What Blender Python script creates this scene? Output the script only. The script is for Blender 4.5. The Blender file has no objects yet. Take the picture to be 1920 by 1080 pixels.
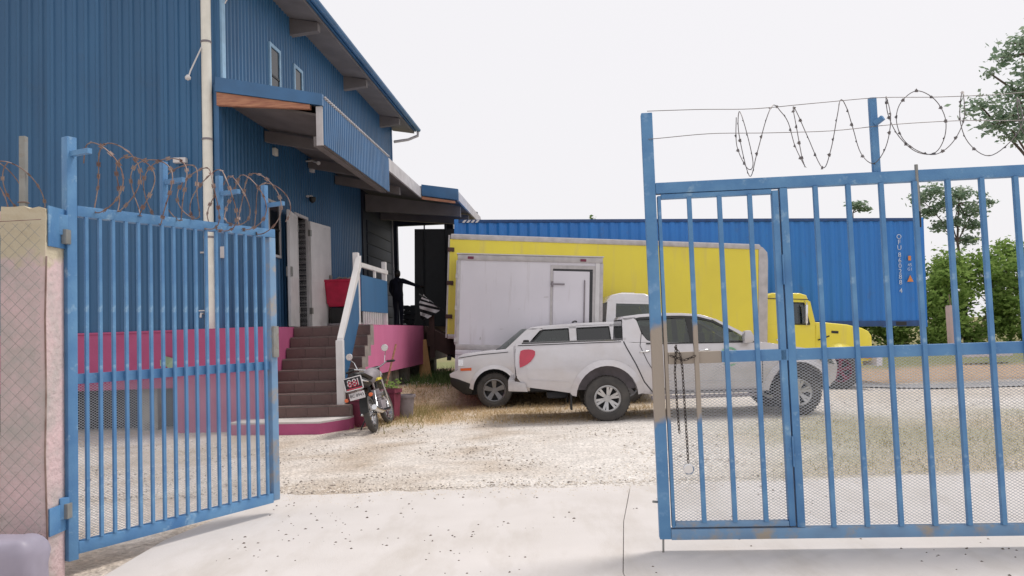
import bpy, bmesh, math, random
from math import radians as R, sin, cos, pi, atan2, sqrt, hypot
from mathutils import Vector, Matrix, noise
random.seed(7)
scene = bpy.context.scene
COL = scene.collection

# ------------------------------------------------------------------ camera
cam_d = bpy.data.cameras.new('camera')
cam = bpy.data.objects.new('camera', cam_d); COL.objects.link(cam)
p_, r_ = R(3.13), R(2.0)
fw = Vector((0, cos(p_), sin(p_))); up0 = Vector((0, -sin(p_), cos(p_))); rt0 = Vector((1, 0, 0))
up = up0*cos(r_) + rt0*sin(r_); rt = rt0*cos(r_) - up0*sin(r_)
M = Matrix(((rt.x, up.x, -fw.x), (rt.y, up.y, -fw.y), (rt.z, up.z, -fw.z)))
cam.matrix_world = Matrix.Translation((0, 0, 1.5)) @ M.to_4x4()
cam_d.sensor_width = 36; cam_d.lens = 28.125; cam_d.clip_end = 2000; cam_d.clip_start = 0.05
scene.camera = cam

# ------------------------------------------------------------------ sky, sun, exposure
SUN = Vector((0.40, 0.20, 0.90)).normalized()
w = bpy.data.worlds.new('World'); scene.world = w; w.use_nodes = True
nt = w.node_tree; nt.nodes.clear()
sky = nt.nodes.new('ShaderNodeTexSky'); sky.sky_type = 'NISHITA'; sky.sun_disc = False
sky.sun_elevation = math.asin(SUN.z); sky.sun_rotation = atan2(SUN.x, SUN.y)
sky.air_density = 1.0; sky.dust_density = 6.0; sky.ozone_density = 1.0
mx = nt.nodes.new('ShaderNodeMixRGB'); mx.inputs[0].default_value = 0.93
mx.inputs[2].default_value = (9.55, 9.38, 9.62, 1)        # bright thin overcast that whites out the blue
bg = nt.nodes.new('ShaderNodeBackground'); bg.inputs[1].default_value = 0.1
wo = nt.nodes.new('ShaderNodeOutputWorld')
nt.links.new(sky.outputs[0], mx.inputs[1]); nt.links.new(mx.outputs[0], bg.inputs[0]); nt.links.new(bg.outputs[0], wo.inputs[0])
sl = bpy.data.lights.new('sun', 'SUN'); sl.energy = 2.3; sl.angle = R(16); sl.color = (1, 0.95, 0.88)
so = bpy.data.objects.new('sun', sl); COL.objects.link(so)
so.rotation_euler = SUN.to_track_quat('Z', 'Y').to_euler(); so.location = (20, 10, 40)
scene.view_settings.view_transform = 'Standard'; scene.view_settings.look = 'None'
scene.view_settings.exposure = 0.0; scene.view_settings.gamma = 1.0
scene.view_settings.use_curve_mapping = False

# ------------------------------------------------------------------ materials
def mat(name, c, rough=0.6, metal=0.0, c2=None, scale=6.0, amt=0.35, bump=0.0, bscale=40.0, stretch=None,
        spec=0.5, coat=0.0, dirt=None, dscale=2.0, dlo=0.55, dhi=0.75, stripe=None, dst=None):
    m = bpy.data.materials.new(name); m.use_nodes = True
    n = m.node_tree.nodes; l = m.node_tree.links
    b = n['Principled BSDF']; b.inputs['Roughness'].default_value = rough; b.inputs['Metallic'].default_value = metal
    b.inputs['Specular IOR Level'].default_value = spec; b.inputs['Coat Weight'].default_value = coat
    b.inputs['Coat Roughness'].default_value = 0.08
    tc = n.new('ShaderNodeTexCoord'); src = tc.outputs['Object']
    if stretch:
        mp = n.new('ShaderNodeMapping'); mp.inputs['Scale'].default_value = stretch
        l.new(src, mp.inputs[0]); src = mp.outputs[0]
    nz = n.new('ShaderNodeTexNoise'); nz.inputs['Scale'].default_value = scale; nz.inputs['Detail'].default_value = 6
    l.new(src, nz.inputs['Vector'])
    rp = n.new('ShaderNodeMapRange'); rp.inputs[1].default_value = 0.3; rp.inputs[2].default_value = 0.7
    rp.inputs[3].default_value = 0; rp.inputs[4].default_value = 1
    l.new(nz.outputs[0], rp.inputs[0])
    mi = n.new('ShaderNodeMixRGB')
    if c2 is None: c2 = tuple(x*(1-amt) for x in c)
    mi.inputs[1].default_value = (*c, 1); mi.inputs[2].default_value = (*c2, 1)
    l.new(rp.outputs[0], mi.inputs[0]); out = mi.outputs[0]
    if dirt:
        dz = n.new('ShaderNodeTexNoise'); dz.inputs['Scale'].default_value = dscale; dz.inputs['Detail'].default_value = 8
        dz.inputs['Roughness'].default_value = 0.65
        if dst:
            dm = n.new('ShaderNodeMapping'); dm.inputs['Scale'].default_value = dst; l.new(tc.outputs['Object'], dm.inputs[0]); l.new(dm.outputs[0], dz.inputs['Vector'])
        else: l.new(tc.outputs['Object'], dz.inputs['Vector'])
        dr = n.new('ShaderNodeMapRange'); dr.inputs[1].default_value = dlo; dr.inputs[2].default_value = dhi
        l.new(dz.outputs[0], dr.inputs[0])
        m2 = n.new('ShaderNodeMixRGB'); l.new(dr.outputs[0], m2.inputs[0]); l.new(out, m2.inputs[1])
        m2.inputs[2].default_value = (*dirt, 1); out = m2.outputs[0]
    if stripe:   # one worn band of bare metal on the thing, in object z, ragged by noise: (z0, z1, colour)
        sp = n.new('ShaderNodeSeparateXYZ'); l.new(tc.outputs['Object'], sp.inputs[0])
        nz2 = n.new('ShaderNodeTexNoise'); nz2.inputs['Scale'].default_value = 9; l.new(tc.outputs['Object'], nz2.inputs['Vector'])
        ad = n.new('ShaderNodeMath'); ad.operation = 'MULTIPLY_ADD'; ad.inputs[1].default_value = 0.35
        l.new(nz2.outputs[0], ad.inputs[0]); l.new(sp.outputs[2], ad.inputs[2])
        a1 = n.new('ShaderNodeMapRange'); a1.inputs[1].default_value = stripe[0]; a1.inputs[2].default_value = stripe[0]+0.08
        a2 = n.new('ShaderNodeMapRange'); a2.inputs[1].default_value = stripe[1]; a2.inputs[2].default_value = stripe[1]+0.08
        a2.inputs[3].default_value = 1; a2.inputs[4].default_value = 0
        l.new(ad.outputs[0], a1.inputs[0]); l.new(ad.outputs[0], a2.inputs[0])
        mu = n.new('ShaderNodeMath'); mu.operation = 'MULTIPLY'; l.new(a1.outputs[0], mu.inputs[0]); l.new(a2.outputs[0], mu.inputs[1])
        m3 = n.new('ShaderNodeMixRGB'); l.new(mu.outputs[0], m3.inputs[0]); l.new(out, m3.inputs[1])
        m3.inputs[2].default_value = (*stripe[2], 1); out = m3.outputs[0]
    l.new(out, b.inputs['Base Color'])
    if bump:
        bz = n.new('ShaderNodeTexNoise'); bz.inputs['Scale'].default_value = bscale; bz.inputs['Detail'].default_value = 4
        l.new(tc.outputs['Object'], bz.inputs['Vector'])
        bp = n.new('ShaderNodeBump'); bp.inputs['Strength'].default_value = bump; bp.inputs['Distance'].default_value = 0.02
        l.new(bz.outputs[0], bp.inputs['Height']); l.new(bp.outputs[0], b.inputs['Normal'])
    return m

def glass(name, tint, refl=1.0):
    m = bpy.data.materials.new(name); m.use_nodes = True
    n = m.node_tree.nodes; l = m.node_tree.links; n.clear()
    o = n.new('ShaderNodeOutputMaterial'); mxs = n.new('ShaderNodeMixShader')
    t = n.new('ShaderNodeBsdfTransparent'); t.inputs[0].default_value = (*tint, 1)
    g = n.new('ShaderNodeBsdfGlossy'); g.inputs['Roughness'].default_value = 0.03; g.inputs[0].default_value = (0.9*refl,)*3+(1,)
    fr = n.new('ShaderNodeFresnel'); fr.inputs[0].default_value = 1.6
    ad = n.new('ShaderNodeMath'); ad.operation = 'MULTIPLY_ADD'; ad.inputs[1].default_value = 0.55; ad.inputs[2].default_value = 0.05
    l.new(fr.outputs[0], ad.inputs[0]); l.new(ad.outputs[0], mxs.inputs[0])
    l.new(t.outputs[0], mxs.inputs[1]); l.new(g.outputs[0], mxs.inputs[2]); l.new(mxs.outputs[0], o.inputs[0])
    return m

def leafmat(name, c, c2):
    m = bpy.data.materials.new(name); m.use_nodes = True
    n = m.node_tree.nodes; l = m.node_tree.links; n.clear()
    o = n.new('ShaderNodeOutputMaterial'); mxs = n.new('ShaderNodeMixShader'); mxs.inputs[0].default_value = 0.45
    ge = n.new('ShaderNodeNewGeometry'); mi = n.new('ShaderNodeMixRGB')
    mi.inputs[1].default_value = (*c, 1); mi.inputs[2].default_value = (*c2, 1)
    l.new(ge.outputs['Random Per Island'], mi.inputs[0])
    d = n.new('ShaderNodeBsdfDiffuse'); t = n.new('ShaderNodeBsdfTranslucent')
    l.new(mi.outputs[0], d.inputs[0]); l.new(mi.outputs[0], t.inputs[0])
    l.new(d.outputs[0], mxs.inputs[1]); l.new(t.outputs[0], mxs.inputs[2]); l.new(mxs.outputs[0], o.inputs[0])
    return m

BL = (0.034, 0.128, 0.265)
X = dict(
 wall=mat('blue_cladding_paint', BL, 0.45, 0, (0.028, 0.104, 0.222), 1.2, dirt=(0.040, 0.105, 0.20), dscale=1.3, stretch=(3, 3, 0.35)),
 flash=mat('blue_flashing_paint', (0.05, 0.16, 0.34), 0.4, 0, (0.04, 0.12, 0.25), 2),
 ltblue=mat('pale_blue_trim_paint', (0.28, 0.47, 0.66), 0.45, amt=0.2, dirt=(0.2, 0.3, 0.42)),
 pink=mat('pink_wall_paint', (0.42, 0.085, 0.20), 0.75, 0, (0.37, 0.07, 0.17), 2.5, bump=0.2, dirt=(0.36, 0.10, 0.16), dscale=1.1, dlo=0.6, dhi=0.8),
 pink_sunlit=mat('sunlit_pink_paint', (0.62, 0.17, 0.33), 0.8, 0, (0.56, 0.14, 0.28), 2.0, bump=0.2, dirt=(0.50, 0.20, 0.27), dscale=1.3, dlo=0.6, dhi=0.8, stretch=(1, 1, .4)),  # lighter copy of the wall pink: sunlight on the dock face put into the colour
 tread=mat('pale_tread_tile', (0.22, 0.165, 0.15), 0.6, 0, (0.15, 0.10, 0.095), 5),  # treads are paler than the riser tiles
 wscreen=glass('windscreen_glass', (0.42, 0.52, 0.46)),
 palepink=mat('faded_pink_plaster', (0.66, 0.46, 0.48), 0.85, 0, (0.58, 0.44, 0.44), 4, bump=0.5, bscale=25, dirt=(0.46, 0.43, 0.42), dscale=3.0, dlo=0.5, dhi=0.75),
 pillar=mat('weathered_grey_pink_plaster', (0.66, 0.48, 0.49), 0.9, 0, (0.55, 0.45, 0.45), 5, bump=0.7, bscale=22, dirt=(0.40, 0.385, 0.36), dscale=2.4, dlo=0.45, dhi=0.68, stripe=(2.22, 5, (0.52, 0.46, 0.34))),
 rawcon=mat('chipped_concrete', (0.55, 0.49, 0.37), 0.95, 0, (0.44, 0.38, 0.28), 12, bump=1.0, bscale=30),
 conc=mat('concrete', (0.60, 0.565, 0.55), 0.9, 0, (0.545, 0.51, 0.49), 1.6, bump=0.15, bscale=90, dirt=(0.47, 0.43, 0.395), dscale=1.3, dlo=.48, dhi=.74, dst=(1.6, .5, 1)),
 block=mat('concrete_block', (0.38, 0.36, 0.31), 0.95, 0, None, 9, bump=0.5),
 tile=mat('brown_stair_tile', (0.135, 0.078, 0.070), 0.55, 0, (0.10, 0.058, 0.054), 5, dirt=(0.19, 0.13, 0.115), dscale=4),
 grout=mat('stair_grout', (0.30, 0.26, 0.24), 0.9),
 wood=mat('raw_timber', (0.50, 0.25, 0.15), 0.8, 0, (0.30, 0.12, 0.08), 4, stretch=(1, 1, 9), bump=0.2),
 ply=mat('plywood', (0.50, 0.30, 0.12), 0.75, 0, (0.40, 0.22, 0.09), 5, stretch=(6, 1, 1)),
 brown=mat('brown_painted_timber', (0.085, 0.04, 0.035), 0.7, 0, None, 5),
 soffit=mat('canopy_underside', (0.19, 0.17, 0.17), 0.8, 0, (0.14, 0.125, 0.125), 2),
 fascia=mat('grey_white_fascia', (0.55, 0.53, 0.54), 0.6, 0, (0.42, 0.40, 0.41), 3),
 white=mat('white_painted_metal', (0.66, 0.64, 0.64), 0.45, 0, (0.56, 0.54, 0.54), 3, dirt=(0.40, 0.37, 0.35), dscale=3.5, dlo=0.62, dhi=0.85),
 cream=mat('cream_plastic_pipe', (0.82, 0.80, 0.72), 0.4, amt=0.12),
 dark=mat('dark_steel', (0.016, 0.018, 0.024), 0.6),
 darkblue=mat('dark_navy_wall', (0.014, 0.020, 0.042), 0.7),
 black=mat('black_plastic', (0.014, 0.014, 0.015), 0.5),
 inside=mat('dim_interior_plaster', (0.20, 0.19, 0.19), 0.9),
 gate=mat('gate_blue_paint', (0.125, 0.29, 0.50), 0.5, 0, (0.055, 0.175, 0.385), 4, bump=0.12, bscale=60, dirt=(0.30, 0.46, 0.60), dscale=9, dlo=0.58, dhi=0.74),
 gate_worn=mat('gate_blue_paint_worn', (0.125, 0.29, 0.50), 0.55, 0, (0.06, 0.185, 0.39), 4, bump=0.12, dirt=(0.22, 0.38, 0.58), dscale=9, dlo=0.55, dhi=0.72, stripe=(1.0, 1.62, (0.34, 0.29, 0.24))),
 gate_rust=mat('gate_blue_paint_rusty', (0.18, 0.33, 0.52), 0.6, 0, (0.16, 0.27, 0.42), 6, dirt=(0.36, 0.31, 0.25), dscale=5, dlo=0.50, dhi=0.66),
 mesh=mat('grey_mesh_steel', (0.52, 0.54, 0.57), 0.5, 0.2, amt=0.3),
 meshdk=mat('dull_mesh_steel', (0.16, 0.20, 0.25), 0.6, 0.1),
 wire=mat('galvanised_wire', (0.22, 0.20, 0.20), 0.5, 0.5),
 chain=mat('dark_oily_chain', (0.055, 0.042, 0.036), 0.6, 0.3),
 rust=mat('rusty_wire', (0.15, 0.075, 0.06), 0.6, 0.3, (0.32, 0.25, 0.22), 9),
 steel=mat('old_steel', (0.33, 0.33, 0.31), 0.5, 0.4, amt=0.3, dirt=(0.22, 0.15, 0.10), dscale=8),
 carwhite=mat('white_car_paint', (0.68, 0.665, 0.69), 0.22, 0, amt=0.05, coat=1.0, dirt=(0.55, 0.51, 0.49), dscale=2.0, dlo=0.5, dhi=0.85),
 carsilver=mat('silver_white_car_paint', (0.57, 0.55, 0.575), 0.22, 0.15, amt=0.05, coat=1.0, dirt=(0.50, 0.46, 0.45), dscale=1.7, dlo=0.48, dhi=0.85),
 boxwhite=mat('white_truck_panel', (0.70, 0.675, 0.72), 0.4, 0, (0.64, 0.615, 0.66), 1.2, dirt=(0.44, 0.40, 0.40), dscale=2.5, dlo=0.56, dhi=0.85, dst=(2.2, 2.2, .22)),
 alu=mat('dull_aluminium', (0.52, 0.49, 0.49), 0.4, 0.4, amt=0.25),
 yellow=mat('yellow_truck_paint', (0.78, 0.66, 0.05), 0.35, 0, (0.72, 0.60, 0.05), 1.1, coat=0.2, dirt=(0.60, 0.49, 0.14), dscale=2.2, dlo=0.55, dhi=0.85, dst=(1.8, 1.8, .2)),
 contb=mat('container_blue_paint', (0.020, 0.185, 0.56), 0.4, 0, (0.018, 0.155, 0.48), 1.0, dirt=(0.06, 0.13, 0.30), dscale=2.0, dlo=0.6, dhi=0.85, stretch=(2, 2, 0.4)),
 contd=mat('container_dark_blue', (0.015, 0.07, 0.22), 0.5),
 glass=glass('car_glass', (0.42, 0.47, 0.44)),
 tint=glass('tinted_glass', (0.25, 0.26, 0.27)),
 dkglass=mat('dark_window_glass', (0.010, 0.012, 0.016), 0.12, spec=0.3),
 rubber=mat('tyre_rubber', (0.045, 0.043, 0.043), 0.85, 0, (0.09, 0.082, 0.075), 5, bump=0.2),
 alloy=mat('alloy_wheel', (0.55, 0.54, 0.54), 0.3, 0.55, amt=0.2),
 alloyd=mat('grey_alloy_wheel', (0.24, 0.24, 0.25), 0.35, 0.5, amt=0.2),
 chrome=mat('chrome', (0.75, 0.75, 0.76), 0.15, 0.9, amt=0.1),
 seam=mat('panel_gap', (0.05, 0.05, 0.055), 0.7),
 redlens=mat('red_lens', (0.48, 0.006, 0.045), 0.10, coat=1.0, amt=0.2),
 amber=mat('amber_lens', (0.75, 0.14, 0.03), 0.2, coat=0.5, amt=0.2),
 red=mat('red_plastic', (0.50, 0.012, 0.06), 0.4, amt=0.3),
 maroon=mat('maroon_pot', (0.22, 0.035, 0.075), 0.7),
 greypl=mat('grey_plastic', (0.28, 0.25, 0.27), 0.6),
 seat=mat('dark_upholstery', (0.035, 0.035, 0.038), 0.9),
 skin=mat('dark_skin', (0.035, 0.020, 0.015), 0.55),
 navy=mat('navy_workwear', (0.012, 0.013, 0.030), 0.9, bump=0.2),
 stripe_w=mat('white_cloth', (0.72, 0.70, 0.72), 0.9),
 stripe_k=mat('black_cloth', (0.012, 0.012, 0.016), 0.9),
 greenp=mat('pale_green_film', (0.36, 0.50, 0.33), 0.5),
 decal=mat('green_decal', (0.22, 0.48, 0.30), 0.5),
 letter=mat('white_lettering', (0.62, 0.70, 0.82), 0.5),
 orange=mat('orange_sticker', (0.75, 0.28, 0.08), 0.5),
 lilac=mat('weathered_lilac_plastic', (0.34, 0.31, 0.39), 0.5, 0, (0.26, 0.24, 0.30), 3),
 bark=mat('bark', (0.13, 0.10, 0.08), 0.95, 0, None, 12, bump=0.6),
 leaf=leafmat('leaves_mid', (0.17, 0.28, 0.07), (0.33, 0.45, 0.14)),
 leafd=leafmat('leaves_dark', (0.09, 0.16, 0.06), (0.18, 0.26, 0.10)),
 leafg=leafmat('leaves_grey_green', (0.16, 0.25, 0.17), (0.34, 0.42, 0.30)),
 straw=leafmat('dry_grass_blades', (0.50, 0.37, 0.20), (0.62, 0.50, 0.32)),
 grass=leafmat('grass_blades', (0.26, 0.24, 0.10), (0.44, 0.37, 0.20)),
 stone=mat('pale_gravel', (0.70, 0.64, 0.58), 0.9, 0, (0.56, 0.50, 0.43), 3),
 stoned=mat('dark_gravel', (0.30, 0.25, 0.21), 0.9, 0, (0.15, 0.13, 0.12), 3),
 leaflit=mat('dry_brown_litter', (0.11, 0.08, 0.06), 0.95),
)

wm = X['wall'].node_tree; bs_ = wm.nodes['Principled BSDF']; oi = wm.nodes.new('ShaderNodeObjectInfo'); hv = wm.nodes.new('ShaderNodeHueSaturation'); mr_ = wm.nodes.new('ShaderNodeMapRange')
mr_.inputs[3].default_value = 0.88; mr_.inputs[4].default_value = 1.08
lk = bs_.inputs['Base Color'].links[0].from_socket
wm.links.new(oi.outputs['Random'], mr_.inputs[0]); wm.links.new(mr_.outputs[0], hv.inputs['Value']); wm.links.new(lk, hv.inputs['Color']); wm.links.new(hv.outputs[0], bs_.inputs['Base Color'])
# ------------------------------------------------------------------ mesh helpers
class MB:
    def __init__(s): s.v = []; s.f = []; s.mi = []
    def add(s, vs, fs, mi=0):
        o = len(s.v); s.v += [tuple(q) for q in vs]; s.f += [tuple(i+o for i in f) for f in fs]; s.mi += [mi]*len(fs); return s
    def box(s, x0, x1, y0, y1, z0, z1, mi=0):
        v = [(x0, y0, z0), (x1, y0, z0), (x1, y1, z0), (x0, y1, z0), (x0, y0, z1), (x1, y0, z1), (x1, y1, z1), (x0, y1, z1)]
        return s.add(v, [(0, 3, 2, 1), (4, 5, 6, 7), (0, 1, 5, 4), (1, 2, 6, 5), (2, 3, 7, 6), (3, 0, 4, 7)], mi)
    def bar(s, a, b, wx, wz=None, mi=0):      # square bar from a to b
        a, b = Vector(a), Vector(b); wz = wz or wx; d = (b-a).normalized()
        u = d.cross(Vector((0, 0, 1)))
        if u.length < 1e-4: u = Vector((1, 0, 0))
        u.normalize(); v = u.cross(d)
        q = []
        for c in (a, b):
            for i, j in ((-1, -1), (1, -1), (1, 1), (-1, 1)): q.append(c + u*(i*wx/2) + v*(j*wz/2))
        return s.add(q, [(0, 1, 2, 3), (7, 6, 5, 4), (0, 4, 5, 1), (1, 5, 6, 2), (2, 6, 7, 3), (3, 7, 4, 0)], mi)
    def tube(s, path, r, n=6, closed=False, caps=True, mi=0):
        P = [Vector(q) for q in path]; m = len(P); rs = r if isinstance(r, (list, tuple)) else [r]*m
        vs = []; ref = None
        for i in range(m):
            t = (P[(i+1) % m]-P[i-1]) if closed else (P[min(i+1, m-1)]-P[max(i-1, 0)])
            t.normalize()
            if ref is None: ref = Vector((0, 0, 1)) if abs(t.z) < 0.9 else Vector((1, 0, 0))
            u = ref - t*ref.dot(t)
            if u.length < 1e-5: u = t.orthogonal()
            u.normalize(); ref = u; v = t.cross(u)
            for k in range(n):
                a = 2*pi*k/n; vs.append(P[i] + (u*cos(a)+v*sin(a))*rs[i])
        fs = []
        for i in range(m if closed else m-1):
            j = (i+1) % m
            for k in range(n): fs.append((i*n+k, i*n+(k+1) % n, j*n+(k+1) % n, j*n+k))
        if not closed and caps: fs += [tuple(range(n-1, -1, -1)), tuple((m-1)*n+k for k in range(n))]
        return s.add(vs, fs, mi)
    def lathe(s, prof, n=24, axis='y', c=(0, 0, 0), closed=True, mi=0):   # prof: (radius, along axis)
        vs = []; m = len(prof)
        for k in range(n):
            a = 2*pi*k/n
            for rr, h in prof:
                q = {'y': (rr*cos(a), h, rr*sin(a)), 'z': (rr*cos(a), rr*sin(a), h), 'x': (h, rr*cos(a), rr*sin(a))}[axis]
                vs.append((q[0]+c[0], q[1]+c[1], q[2]+c[2]))
        fs = []
        for k in range(n):
            k2 = (k+1) % n
            for i in range(m if closed else m-1):
                j = (i+1) % m; fs.append((k*m+i, k*m+j, k2*m+j, k2*m+i))
        return s.add(vs, fs, mi)
    def prism(s, pts, y0, y1, mi=0):          # pts (x, z) extruded along y
        n = len(pts); vs = [(x, y0, z) for x, z in pts]+[(x, y1, z) for x, z in pts]
        fs = [tuple(range(n)), tuple(range(2*n-1, n-1, -1))]+[(i, i+n, (i+1) % n+n, (i+1) % n) for i in range(n)]
        return s.add(vs, fs, mi)
    def xform(s, Mx):
        s.v = [tuple(Mx @ Vector(q)) for q in s.v]; return s
    def mesh(s, name, mats, smooth=None, bevel=0.0, seg=2):
        me = bpy.data.meshes.new(name); me.from_pydata(s.v, [], s.f)
        for m in (mats if isinstance(mats, (list, tuple)) else [mats]): me.materials.append(X[m])
        if any(s.mi): me.polygons.foreach_set('material_index', s.mi)
        bm = bmesh.new(); bm.from_mesh(me)
        if len(s.f) < 4000: bmesh.ops.recalc_face_normals(bm, faces=bm.faces)
        if bevel:
            es = [e for e in bm.edges if len(e.link_faces) == 2 and e.calc_face_angle(0) > 0.6]
            bmesh.ops.bevel(bm, geom=es, offset=bevel, segments=seg, affect='EDGES', profile=0.6, clamp_overlap=True)
        bm.to_mesh(me); bm.free()
        if smooth is not None:
            me.polygons.foreach_set('use_smooth', [True]*len(me.polygons)); me.set_sharp_from_angle(angle=R(smooth))
        me.update(); return me
    def build(s, name, mats, parent=None, smooth=None, bevel=0.0, loc=None, rot=None, seg=2, kind=None, label=None):
        o = bpy.data.objects.new(name, s.mesh(name, mats, smooth, bevel, seg)); COL.objects.link(o)
        if parent: o.parent = parent
        if loc is not None: o.location = loc
        if rot is not None: o.rotation_euler = rot
        if kind: o['kind'] = kind
        if label: o['label'] = label
        return o

def inst(me, name, parent, loc=(0, 0, 0), rot=(0, 0, 0), scale=(1, 1, 1)):
    o = bpy.data.objects.new(name, me); COL.objects.link(o); o.parent = parent
    o.location = loc; o.rotation_euler = rot; o.scale = scale; return o
def tag(o, label, cat, group=None):
    o['label'] = label; o['category'] = cat
    if group: o['group'] = group
    return o
def thing(name, label, cat, loc=(0, 0, 0), rot=(0, 0, 0), group=None):
    o = bpy.data.objects.new(name, None); o.empty_display_size = 0.2; COL.objects.link(o)
    o.location = loc; o.rotation_euler = rot; return tag(o, label, cat, group)
def box(name, m, parent, x0, x1, y0, y1, z0, z1, bevel=0.0, **k):
    return MB().box(x0, x1, y0, y1, z0, z1).build(name, m, parent, bevel=bevel, smooth=40 if bevel else None, **k)
def text(name, s, size, m, parent, loc, rot, ext=0.001):
    cu = bpy.data.curves.new(name, 'FONT'); cu.body = s; cu.size = size; cu.extrude = ext; cu.align_x = 'CENTER'; cu.align_y = 'CENTER'
    cu.resolution_u = 3
    t = bpy.data.objects.new(name, cu); COL.objects.link(t)
    me = bpy.data.meshes.new_from_object(t.evaluated_get(bpy.context.evaluated_depsgraph_get()))
    COL.objects.unlink(t); bpy.data.objects.remove(t)
    me.materials.clear(); me.materials.append(X[m])
    return inst(me, name, parent, loc, rot)

# ------------------------------------------------------------------ ground
def sstep(a, b, x):
    t = max(0.0, min(1.0, (x-a)/(b-a))); return t*t*(3-2*t)
def hgt(x, y):
    s = max(-0.38, min(0.36, 0.33-0.057*(x+1.4)))
    t = sstep(16.7, 17.7, y)*(1-sstep(26, 34, y))
    return s*t
def axis_vals(lo, hi, step, far, grow=1.5):
    v = []; x = lo
    while x <= hi+1e-6: v.append(round(x, 4)); x += step
    d = step; x = hi
    while x < far: d *= grow; x += d; v.append(x)
    d = step; x = lo
    while x > -far: d *= grow; x -= d; v.insert(0, x)
    return v
def nz(x, y, s=1.0, seed=0.0): return noise.fractal(Vector((x*s, y*s, seed)), 1.0, 2.0, 4)
def mixc(a, b, t): return tuple(a[i]*(1-t)+b[i]*t for i in range(3))
def straw_mask(x, y):
    d = nz(x, y, 0.5, 3)*0.9
    m = sstep(13.0, 14.2, y+d+0.12*max(0, -x))*(1-sstep(17.6, 19, y))*(1-sstep(0.8, 4.0, x+d))*sstep(-3.4, -2.4, x)
    return m*(0.75+0.4*nz(x, y, 1.7, 5))
def lawn_mask(x, y):
    d = nz(x, y, 0.45, 8)*1.1
    return sstep(7.7, 7.85, y)*(1-sstep(11.0, 14.6, y+d*1.6))*sstep(1.6, 4.2, x+d-0.12*(y-7.7))
def ground_col(x, y):
    g = (0.56, 0.50, 0.44)
    n1 = nz(x, y, 0.35, 1); n2 = nz(x, y, 1.3, 2)
    g = mixc(g, (0.64, 0.59, 0.55), max(0, min(1, 0.5+n1*1.2)))
    g = mixc(g, (0.68, 0.645, 0.615), sstep(-2.5, 1.0, x+n1)*(1-sstep(13, 16, y))*.75)
    g = mixc(g, (0.42, 0.335, 0.255), max(0, min(0.75, n2*1.2+0.18))*(1-sstep(-1.0, 1.5, x)))
    g = mixc(g, (0.54, 0.41, 0.26), max(0, min(1, straw_mask(x, y))))
    g = mixc(g, mixc((0.44, 0.37, 0.26), (0.33, 0.30, 0.18), max(0, min(1, 0.5+n1*1.6))), max(0, min(1, lawn_mask(x, y)))*0.9)
    far = sstep(22.5, 23.5, y-0.02*x)
    g = mixc(g, (0.44, 0.31, 0.21), far)
    g = mixc(g, (0.20, 0.205, 0.09), sstep(28, 30, y+n1))
    return g
xs = axis_vals(-12, 24, 0.3, 600); ys = axis_vals(-2, 36, 0.3, 800)
vs = []; cols = []
for y in ys:
    for x in xs:
        near = abs(x) < 30 and -5 < y < 45
        z = hgt(x, y) + (0.018*nz(x, y, 0.8, 11)*sstep(8, 9, y) if near else 0)
        if y < 7.45 or y > 45: z -= 0.03
        vs.append((x, y, z)); cols.append(ground_col(x, y) if near else (0.24, 0.22, 0.11) if y > 30 else (0.38, 0.34, 0.29))
nx = len(xs)
fs = [(j*nx+i, j*nx+i+1, (j+1)*nx+i+1, (j+1)*nx+i) for j in range(len(ys)-1) for i in range(nx-1)]
gm = bpy.data.materials.new('yard_ground'); gm.use_nodes = True
n = gm.node_tree.nodes; l = gm.node_tree.links; b = n['Principled BSDF']; b.inputs['Roughness'].default_value = 0.95; b.inputs['Specular IOR Level'].default_value = 0.2
at_ = n.new('ShaderNodeAttribute'); at_.attribute_name = 'zone'
tc = n.new('ShaderNodeTexCoord')
def shnoise(scale, lo, hi, o0, o1, detail=6):
    z = n.new('ShaderNodeTexNoise'); z.inputs['Scale'].default_value = scale; z.inputs['Detail'].default_value = detail
    z.inputs['Roughness'].default_value = 0.7
    l.new(tc.outputs['Object'], z.inputs['Vector'])
    m = n.new('ShaderNodeMapRange'); m.inputs[1].default_value = lo; m.inputs[2].default_value = hi; m.inputs[3].default_value = o0; m.inputs[4].default_value = o1
    l.new(z.outputs[0], m.inputs[0]); return m.outputs[0]
m1 = n.new('ShaderNodeMath'); m1.operation = 'MULTIPLY'; l.new(shnoise(22, 0.3, 0.7, 0.62, 1.3), m1.inputs[0]); l.new(shnoise(3.0, 0.3, 0.7, 0.85, 1.15), m1.inputs[1])
vm = n.new('ShaderNodeVectorMath'); vm.operation = 'SCALE'; l.new(at_.outputs['Color'], vm.inputs[0]); l.new(m1.outputs[0], vm.inputs['Scale'])
l.new(vm.outputs[0], b.inputs['Base Color'])
bz = n.new('ShaderNodeTexVoronoi'); bz.inputs['Scale'].default_value = 28; l.new(tc.outputs['Object'], bz.inputs['Vector'])
bp = n.new('ShaderNodeBump'); bp.inputs['Strength'].default_value = 0.7; bp.inputs['Distance'].default_value = 0.03
l.new(bz.outputs['Distance'], bp.inputs['Height']); l.new(bp.outputs[0], b.inputs['Normal'])
X['ground'] = gm
g = MB(); g.add(vs, fs); go = g.build('yard_ground', 'ground', smooth=180, kind='structure')
ca = go.data.color_attributes.new('zone', 'FLOAT_COLOR', 'POINT')
ca.data.foreach_set('color', [c for q in cols for c in (*q, 1)])
go['label'] = 'pale gravel yard with patches of dry grass'

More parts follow.
